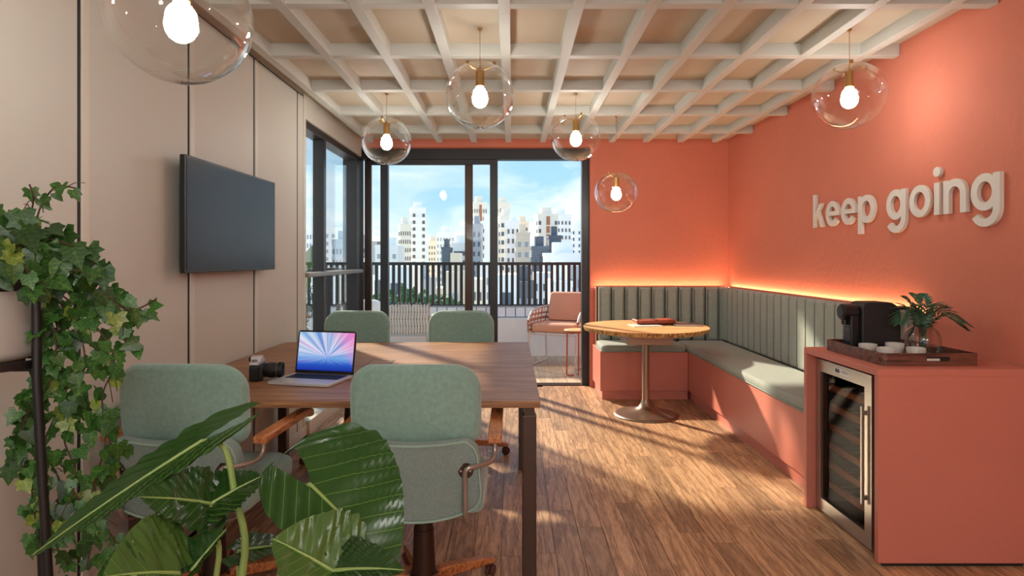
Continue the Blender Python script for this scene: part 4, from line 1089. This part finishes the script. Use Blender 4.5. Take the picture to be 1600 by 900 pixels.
placed.sort(key=lambda q: -q[0])
for s, me, M in placed[:294]:
    o = bpy.data.objects.new('leaf', me); COL.objects.link(o); o.parent = t; o.matrix_local = M
vs = []; fs = []; uvs = []; mi = []
for s, me, M in placed[294:]:
    o_ = len(vs); vs += [tuple(M @ v.co) for v in me.vertices]
    for p in me.polygons:
        fs.append(tuple(o_ + i for i in p.vertices)); uvs += [tuple(me.uv_layers['leaf'].data[l].uv) for l in p.loop_indices]; mi.append(0 if me.materials[0].name == 'ivy_leaf' else 1)
sm = bpy.data.meshes.new('small_leaves'); sm.from_pydata(vs, [], fs); l_ = sm.uv_layers.new(name='leaf')
for i, u in enumerate(uvs): l_.data[i].uv = u
sm.materials.append(MT['ivy_leaf']); sm.materials.append(MT['ivy_leaf_pale'])
for i, p in enumerate(sm.polygons): p.material_index = mi[i]; p.use_smooth = True
o = bpy.data.objects.new('small_leaves', sm); COL.objects.link(o); o.parent = t; o['kind'] = 'stuff'
# short twigs between vine and leaves, too fine to count
tw = MB()
for k in range(70):
    pth, Yd, sp, sc, size = vines[rg.randrange(len(vines))]
    i = rg.randrange(len(pth) - 1); u = rg.random()
    a = P(pth[i][0] + (pth[i + 1][0] - pth[i][0]) * u, pth[i][1] + (pth[i + 1][1] - pth[i][1]) * u, Yd) - IO
    b = a + Vector((rg.gauss(0, .025), rg.gauss(0, .012), rg.gauss(-.008, .025)))
    tw.tube([a, (a + b) / 2 + Vector((0, 0, .006)), b], .0011, 4)
o = obj('twigs', tw, 'vine_brown', t); o['kind'] = 'stuff'
# ================================================================ terrace
dk = struct('floor_terrace', MB().box(-3.2, 3.4, 6.39, 9.0, -.25, -.02), 'grout', smooth=False)
dm = MB().box(-.5, .5, -.5, .5, -1, 0).mesh('deck_plank'); dm.materials.append(MT['deck_oak'])
PW = .145
lay(dk, dm, -2.6, 1.4, 6.525, 8.36, (.8, 1.4), 'deck_plank', -.004, .015, .003)
# low white wall with a row of pale tiles and the slatted railing above it
lw = struct('wall_terrace', MB().box(-3.2, 3.4, 8.36, 8.62, -.02, .50), 'white_plaster', smooth=False)
obj('tile_bed', MB().box(-3.2, 3.4, 8.50, 8.62, .50, .655), 'grout', lw, smooth=False)
tm = None; x = -2.7
while x < 1.6:
    m_ = MB().box(-.060, .060, -.012, 0, 0, .125)
    if tm is None: tm = obj('tile', m_, 'white_tile', lw, smooth=False, bevel=.003); c = tm
    else: c = share(tm, lw)
    c.location = (x, 8.50, .515); x += .134
rl = thing('terrace_railing', 'dark slatted metal railing along the far edge of the terrace', 'railing', (0, 8.62, .655))
obj('top_rail', MB().box(-3.2, 3.4, -.035, .035, .562, .604), 'black_frame', rl, smooth=False, bevel=.003)
obj('bottom_rail', MB().box(-3.2, 3.4, -.02, .02, .0, .02), 'black_frame', rl, smooth=False)
b0 = None; x = -2.9
while x < 1.9:
    if b0 is None: b0 = obj('baluster', MB().box(-.0205, .0205, -.014, .014, .02, .562), 'black_frame', rl, smooth=False); c = b0
    else: c = share(b0, rl)
    c.location = (x, 0, 0); x += .0785
rs = thing('side_railing', 'dark metal railing outside the narrow side window', 'railing', (-1.80, 6.6, -.02))
obj('top_rail', MB().box(-.025, .025, -2.0, .32, 1.19, 1.235), 'black_frame', rs, smooth=False, bevel=.003)
b0 = None; y = -1.94
while y < .32:
    if b0 is None: b0 = obj('baluster', MB().box(-.017, .017, -.02, .02, 0, 1.19), 'black_frame', rs, smooth=False); c = b0
    else: c = share(b0, rs)
    c.location = (0, y, 0); y += .355
struct('floor_ledge', MB().box(-3.2, -1.70, 4.4, 6.39, -.25, -.02), 'white_plaster', smooth=False)

# woven armchair with terracotta cushions, turned a little to the left
t = thing('rope_armchair', 'woven rope armchair with terracotta cushions on the terrace', 'chair', (.60, 7.66, 0), R(-24))
# local: faces -y; width along x
W2, D2 = .30, .28
fr_ = []
for s in (-1, 1):
    pts = [(s * W2, -D2 - .02, .40), (s * W2, -D2 - .035, .2), (s * W2, -D2 - .05, .05), (s * W2, -D2 + .0, .012), (s * W2, 0, .010), (s * W2, D2 - .04, .012), (s * W2, D2 + .01, .06), (s * W2, D2, .25), (s * W2, D2 - .02, .40)]
    obj('sled_leg', MB().tube(bez(pts, 5), .011, 10), 'white_tube', t)
obj('seat_frame', MB().tube([(-W2, -D2 - .02, .40), (W2, -D2 - .02, .40), (W2, D2, .40), (-W2, D2, .40)], .011, 8, closed=True), 'white_tube', t)
# band of rope weave: left arm, back, right arm
def shell(u):                      # u 0..1 round the three sides -> x, y
    p = rrect(-W2 - .015, W2 + .015, -D2, D2 + .02, (.01, .01, .16, .16), 6)
    pth = [(-W2 - .015, -D2)] + [q for q in p[::-1] if q[1] > -D2 + .03] + [(W2 + .015, -D2)]
    ls = [0]
    for i in range(1, len(pth)): ls.append(ls[-1] + math.dist(pth[i], pth[i - 1]))
    d = u * ls[-1]
    for i in range(1, len(pth)):
        if ls[i] >= d:
            k = (d - ls[i - 1]) / max(ls[i] - ls[i - 1], 1e-6); return (pth[i - 1][0] + (pth[i][0] - pth[i - 1][0]) * k, pth[i - 1][1] + (pth[i][1] - pth[i - 1][1]) * k)
    return pth[-1]
def topz(u): return .655 + .05 * math.sin(math.pi * u) - .10 * max(0, 1 - min(u, 1 - u) / .10) ** 2
for z in (.44, .50, .56, .62):
    obj('rope_band', MB().tube([(shell(k / 40)[0], shell(k / 40)[1], min(z, topz(k / 40) - .015)) for k in range(41)], .017 if z < .6 else .013, 8), 'rope_brown', t)
obj('arm_rim', MB().tube([(shell(k / 40)[0], shell(k / 40)[1], topz(k / 40)) for k in range(41)], .014, 8), 'white_tube', t)
for k in range(48):
    u0 = k / 48; u1 = min(1, u0 + .028); a = shell(u0); b = shell(u1)
    m_ = MB().tube([(a[0], a[1], .405), (a[0] * 1.02, a[1] * 1.02, .52), (b[0], b[1], topz(u1) + .012)], .0095, 6)
    obj('rope', m_, 'rope_white' if k % 3 else 'rope_brown', t)
obj('seat_cushion', MB().pad(rrect(-.275, .275, -.285, .25, .03, 4), .105, .03, lambda a, b, d: (a, b, .415 + d), bulge=.01, both=False), 'terracotta_cushion', t, ang=70)
obj('back_cushion', MB().pad(rrect(-.225, .225, .0, .36, .04, 5), .11, .045, lambda a, b, d: (a, .11 + d + .28 * b, .525 + b), bulge=.02), 'terracotta_cushion', t, ang=70)
# round side table with copper legs
t = thing('side_table', 'round wooden side table with copper legs beside the rope armchair', 'table', (.735, 6.93, 0))
obj('tabletop', MB().cyl(.155, .497, .517, 40, e=.003), 'round_top_wood', t)
obj('rim', MB().lathe([(.150, .487), (.157, .487), (.157, .508), (.150, .508), (.150, .487)], 40), 'copper_tube', t)
for k in range(3):
    a = R(200 + 120 * k); c_, s_ = math.cos(a), math.sin(a)
    obj('leg', MB().tube(bez([(.13 * c_, .13 * s_, .49), (.135 * c_, .135 * s_, .1), (.13 * c_, .13 * s_, .02), (.05 * c_, .05 * s_, .009)], 5), .009, 8), 'copper_tube', t)
# pale woven lounge chair seen from behind, left of the open door
t = thing('lounge_chair', 'pale woven lounge chair seen from behind through the glass', 'chair', (-1.185, 7.2, 0), 0)
lx0, lx1 = -.28, .22
obj('base', MB().box(lx0 + .01, lx1 - .01, .0, .55, .04, .415), 'white_cushion', t, smooth=False, bevel=.03)
obj('back_panel', MB().box(lx0 + .02, lx1 - .02, .012, .035, .425, .765), 'white_cushion', t, smooth=False)
for z in (.445, .525, .605, .685, .755):
    obj('weft_rope', MB().tube([(lx0 + .01, .004, z), (lx1 - .01, .004, z)], .008, 8), 'grout', t)
for k in range(15):
    x = lx0 + .02 + (lx1 - lx0 - .04) * k / 14
    obj('warp_rope', MB().tube([(x, .002, .43), (x + .006, -.006, .52), (x - .004, -.004, .60), (x + .005, -.006, .68), (x, .0, .775)], .012, 7), 'rope_white', t)
for k in range(12):
    x = lx0 + .02 + (lx1 - lx0 - .04) * k / 11
    obj('edge_knot', MB().tube([(x - .014, -.004, .765), (x + .012, -.006, .80)], .009, 6), 'rope_blue' if k in (1, 2, 7, 10, 11) else 'grout', t)
obj('frame_post', MB().tube([(lx1, .01, .0), (lx1, .01, .79)], .012, 8), 'white_tube', t)
obj('frame_post', MB().tube([(lx0, .01, .0), (lx0, .01, .79)], .012, 8), 'white_tube', t)
obj('seat_cushion', MB().pad(rrect(lx0 + .02, lx1 - .02, .06, .56, .04, 4), .12, .04, lambda a, b, d: (a, b, .416 + d), bulge=.01, both=False), 'white_cushion', t, ang=70)
t = thing('patterned_stool', 'small wood-topped stool with blue and white legs beside the pale lounge chair', 'stool', (-.845, 7.30, 0))
obj('stool_top', MB().cyl(.10, .615, .655, 32, e=.004), 'round_top_wood', t)
for k in range(4):
    a = R(45 + 90 * k); x, y = .075 * math.cos(a), .075 * math.sin(a)
    lg = obj('leg', MB().cyl(.014, 0, .615, 12, (x, y, 0)), 'rope_white', t)
    obj('blue_band', MB().lathe([(.0142, .52), (.0155, .53), (.0155, .57), (.0142, .58)], 12, (x, y, 0)).lathe([(.0142, .36), (.0155, .37), (.0155, .41), (.0142, .42)], 12, (x, y, 0)), 'rope_blue', lg)
t = thing('white_armchair', 'white upholstered outdoor armchair seen from behind, left of the first mullion', 'chair', (-1.72, 7.50, 0), R(6))
obj('base', MB().box(-.24, .24, 0, .50, .03, .40), 'white_cushion', t, smooth=False, bevel=.03)
obj('back_cushion', MB().pad(rrect(-.24, .17, .405, .81, (.04, .04, .13, .07), 6), .14, .05, lambda a, b, d: (a, d + .0 - .12 * (b - .405), b), bulge=.02), 'white_cushion', t, ang=70)
obj('seat_cushion', MB().pad(rrect(-.22, .22, .15, .50, .04, 4), .12, .04, lambda a, b, d: (a, b, .401 + d), bulge=.01, both=False), 'white_cushion', t, ang=70)

# plants outside the side window
def palm(label, loc, n, h, seed):
    t = thing('terrace_palm', label, 'plant', loc, 0, 'terrace palms outside the side window'); rg = random.Random(seed)
    obj('planter', MB().prism(rrect(-.16, .16, -.16, .16, .02, 3), 0, .36, 'xy'), 'white_plaster', t, bevel=.006)
    obj('soil', MB().box(-.145, .145, -.145, .145, .355, .364), 'soil', t, smooth=False)
    for k in range(n):
        a = 2 * math.pi * k / n + rg.uniform(-.3, .3); r_ = rg.uniform(.22, .42); hh = h * rg.uniform(.62, 1.0)
        c_, s_ = math.cos(a), math.sin(a)
        frond('frond', t, (.02 * c_, .02 * s_, .36), [(.06 * c_, .06 * s_, hh * .7), (r_ * .6 * c_, r_ * .6 * s_, hh), (r_ * c_, r_ * s_, hh * .88)], 13, .20, .010, 'palm_leaf', .5, seed + k, .005)
palm('leafy palm in a planter outside, left pane of the side window', (-2.35, 5.95, -.02), 12, .98, 3)
palm('leafy palm in a planter outside, right pane of the side window', (-2.42, 6.95, -.02), 12, 1.02, 9)
t = thing('banana_plant', 'tall broad-leaved plant outside, behind the left pane of the side window', 'plant', (-2.62, 7.55, -.02))
obj('planter', MB().prism(rrect(-.15, .15, -.15, .15, .02, 3), 0, .36, 'xy'), 'white_plaster', t, bevel=.006)
for k, (tip, az) in enumerate((((-.12, -.10, 1.62), .5), ((.18, .05, 1.50), 2.2), ((.05, -.2, 1.25), 4.0))):
    b = Vector((0, 0, 1.0 - .1 * k)); tp = Vector(tip); M, L_ = frame(b, tp, Vector((.2, -1, .15)))
    me = big_leaf_mesh('leaf', L_, .12, lobe=.08, fold=.3, curl=.06, ripple=.008, nr=10, seed=30 + k); me.materials.append(MT['big_leaf_light'])
    o = bpy.data.objects.new('leaf', me); COL.objects.link(o); o.parent = t; o.matrix_local = M
    obj('stalk', MB().tube([(0, 0, .34), (.01 * k, 0, .7), b], .011, 8), 'stem_green', t)
# ================================================================ city beyond the terrace
mat('city_white', srgb(252, 251, 249), .8, var=.03, vscale=.05)
mat('city_cream', srgb(250, 240, 224), .8, var=.03, vscale=.05)
mat('city_beige', srgb(240, 222, 200), .8, var=.03, vscale=.05)
mat('city_brown', srgb(184, 124, 92), .8)
mat('city_grey', srgb(176, 182, 190), .8)
mat('city_slate', srgb(96, 104, 116), .7)
mat('city_glass', srgb(96, 112, 130), .25)
mat('city_shade', srgb(120, 112, 108), .6)
mat('city_ground', srgb(226, 222, 216), .9, var=.2, vscale=.03)
mat('city_tree', srgb(84, 122, 66), .9, var=.3, vscale=1.0)
GZ = -42.0
struct('ground', MB().box(-900, 900, 14, 2600, GZ - 1, GZ), 'city_ground', smooth=False)
BG = 'buildings of the skyline'
def building(label, x0, x1, top, Y, wall, win='city_glass', style='grid', rz=0.0, cols=None, fl=3.1, depth=None, roof=True, accent=None, group=BG):
    """x0, x1, top: extent as seen; Y: distance. Real size follows from the distance."""
    X0, X1 = (x0 - CX) * Y / F, (x1 - CX) * Y / F; z1 = CAMZ + (HY - top) * Y / F; w = X1 - X0; d = depth or max(12, min(w * .9, 26)); h = z1 - GZ
    c = math.cos(abs(rz)) + math.sin(abs(rz)) * d / w
    if rz: k = 1 / c; w *= k; d = d * k
    t = thing('tower_block', label, 'building', ((X0 + X1) / 2, Y + d / 2, GZ), rz, group)
    obj('walls', MB().box(-w / 2, w / 2, -d / 2, d / 2, 0, h), wall, t, smooth=False)
    nf = int(min(h, 75) / fl); m = MB(); s = MB()
    nc = cols or max(2, int(w / 3.4))
    for side in range(2):                       # the front, and the flank turned to the sun
        span = w if side == 0 else d; ncc = nc if side == 0 else max(2, int(d / 4))
        for f in range(nf):
            z = h - 1.6 - (f + 1) * fl + fl * .3
            if z < 1: break
            if style == 'band':
                rr = [(-span / 2 + .6, span / 2 - .6)]
            elif style == 'columns':
                rr = [(-span / 2 + span * (i + .22) / ncc, -span / 2 + span * (i + .78) / ncc) for i in range(ncc) if i % 2 == 0]
            else:
                rr = [(-span / 2 + span * (i + .28) / ncc, -span / 2 + span * (i + .72) / ncc) for i in range(ncc)]
            for a, b in rr:
                if side == 0: m.box(a, b, -d / 2 - .12, -d / 2 + .1, z, z + fl * .48)
                else: m.box(-w / 2 - .12, -w / 2 + .1, a, b, z, z + fl * .48)
                if style in ('band', 'columns') and side == 0: s.box(a - .2, b + .2, -d / 2 - .9, -d / 2, z - .5, z - .12)
    o = obj('windows', m, win, t, smooth=False); o['kind'] = 'stuff'
    if s.v: o = obj('balconies', s, wall, t, smooth=False); o['kind'] = 'stuff'
    if accent: obj('accent_strip', MB().box(-w * .08, w * .10, -d / 2 - .2, -d / 2 + .2, 0, h - .5), accent, t, smooth=False)
    if roof:
        obj('roof_house', MB().box(-w * .28, w * .22, -d * .25, d * .25, h, h + 3.2), wall, t, smooth=False)
        obj('parapet', MB().box(-w / 2 - .15, w / 2 + .15, -d / 2 - .15, d / 2 + .15, h - .2, h + .6), wall, t, smooth=False)
    return t
Bd = building
Bd('slim white slab seen left of the first terrace mullion', 576, 597, 370, 300, 'city_white', 'city_shade', 'band')
Bd('narrow blue-grey office block at the corner post', 560, 578, 379, 240, 'city_grey', 'city_glass', 'band')
Bd('plain low white block left of the tallest white tower', 586, 622, 386, 200, 'city_white', 'city_grey', 'grid', cols=3)
Bd('cream tower with small windows in front of the tallest white tower', 617, 642, 352, 230, 'city_cream', 'city_shade', 'grid', rz=R(14), cols=5)
Bd('tallest plain white tower left of the open door', 636, 665, 326, 280, 'city_white', 'city_shade', 'columns', rz=R(14), cols=3)
Bd('small brownish tower right of the tallest white tower', 669, 681, 378, 330, 'city_beige', 'city_shade', 'grid', cols=3)
Bd('broad white stepped block beside the door stile', 682, 710, 364, 290, 'city_white', 'city_grey', 'grid', cols=6)
Bd('dark slate office block beside the door stile', 690, 701, 389, 190, 'city_slate', 'city_glass', 'grid', cols=3)
Bd('white and dark banded block touching the door stile', 706, 731, 382, 210, 'city_white', 'city_slate', 'band')
Bd('cream tower between the two door stiles', 734, 761, 318, 250, 'city_cream', 'city_shade', 'grid', rz=R(10), cols=6, accent='city_brown')
Bd('grey tower in front, between the two door stiles', 737, 752, 352, 200, 'city_grey', 'city_slate', 'grid', cols=2)
Bd('white tower with dark balcony bands behind the door stile', 751, 772, 348, 232, 'city_white', 'city_slate', 'columns', cols=3)
Bd('tall cream tower right of the door stile', 774, 797, 318, 270, 'city_cream', 'city_shade', 'grid', cols=4)
Bd('cream tower with dark window columns right of the door stile', 776, 804, 339, 225, 'city_cream', 'city_slate', 'columns', rz=R(8), cols=3)
Bd('white tower with dotted small windows in the door opening', 791, 812, 347, 200, 'city_white', 'city_shade', 'grid', cols=3)
Bd('beige tower behind the dotted white tower', 808, 826, 348, 290, 'city_beige', 'city_shade', 'grid', cols=3)
Bd('plain grey-beige block right of the dotted white tower', 806, 828, 366, 185, 'city_beige', 'city_grey', 'grid', cols=2)
Bd('wide cream tower with brown strip near the right jamb', 836, 872, 336, 240, 'city_cream', 'city_slate', 'columns', rz=R(6), cols=5, accent='city_brown')
Bd('white tower joined behind the wide cream tower', 858, 893, 337, 262, 'city_white', 'city_shade', 'grid', rz=R(10), cols=5)
Bd('dark slate block low in front of the wide cream tower', 831, 858, 388, 160, 'city_slate', 'city_glass', 'grid', cols=4)
Bd('dark slate cube right in front of the wide cream tower', 858, 877, 371, 170, 'city_slate', 'city_glass', 'grid', cols=3)
Bd('white tower beside the right door jamb', 894, 912, 354, 300, 'city_white', 'city_glass', 'columns', cols=4)
Bd('low grey-white block with window rows below the right towers', 852, 915, 399, 147, 'city_white', 'city_grey', 'band')
Bd('white block seen in the left pane of the side window', 474, 492, 357, 220, 'city_white', 'city_glass', 'grid', cols=4)
Bd('big bright white block seen in the right pane of the side window', 506, 545, 357, 250, 'city_white', 'city_grey', 'grid', cols=4)
Bd('grey tower seen in the right pane of the side window', 519, 540, 377, 180, 'city_grey', 'city_slate', 'grid', cols=4)
# lower town seen between the balusters
rg = random.Random(12); low = [('city_white', 'plain white'), ('city_cream', 'cream'), ('city_beige', 'beige'), ('city_grey', 'grey'), ('city_white', 'bright white'), ('city_slate', 'dark')]
x = 520
names = ['at the far left corner post', 'left of the white cushion', 'behind the white cushion', 'left of the pale lounge chair', 'above the pale lounge chair', 'right of the pale lounge chair',
         'left of the far right office chair', 'above the far right office chair', 'at the folded door stile', 'left of the thick door stile', 'right of the thick door stile',
         'left of the rope armchair', 'above the rope armchair', 'at the right door jamb']
for k, nm in enumerate(names):
    w = 30; wl, cn = low[(k * 5 + k // 3) % 6]
    Bd(f'{cn} low house behind the railing {nm}', x + rg.uniform(-3, 3), x + w + rg.uniform(-2, 6), 414 + rg.uniform(0, 40), 80 + 24 * (k % 3) + rg.uniform(0, 6), wl, 'city_slate' if k % 2 else 'city_grey', 'grid' if k % 3 else 'band', cols=rg.choice((4, 5, 6)), roof=k % 2 == 0, group='low houses behind the railing', depth=12)
    x += 28.5
def tree(label, px, py, Y, r, seed):
    p = P(px, py, Y); t = thing('street_tree', label, 'tree', (p.x, Y, GZ), 0, 'street trees behind the railing'); rg = random.Random(seed); h = p.z - GZ
    obj('trunk', MB().tube([(0, 0, 0), (0, 0, h - r)], r * .08, 8), 'vine_brown', t)
    m = MB()
    for k in range(420):
        d = Vector((rg.gauss(0, 1), rg.gauss(0, 1), rg.gauss(0, .8))); d.normalize(); q = d * r * rg.uniform(.55, 1.0) + Vector((0, 0, h - r * .9)); a = Vector((rg.gauss(0, 1), rg.gauss(0, 1), rg.gauss(0, 1))).normalized() * r * .16; b = a.orthogonal().normalized() * r * .13
        m.add([q - a, q + b, q + a, q - b], [(0, 1, 2, 3)])
    o = obj('crown', m, 'city_tree', t, smooth=False); o['kind'] = 'stuff'
tree('green street tree below, left of the folded door stile', 636, 452, 70, 3.2, 1)
tree('green street tree below, behind the far right office chair', 690, 462, 62, 2.6, 2)
tree('green street tree below, in front of the low houses at the corner post', 588, 462, 60, 2.4, 3)
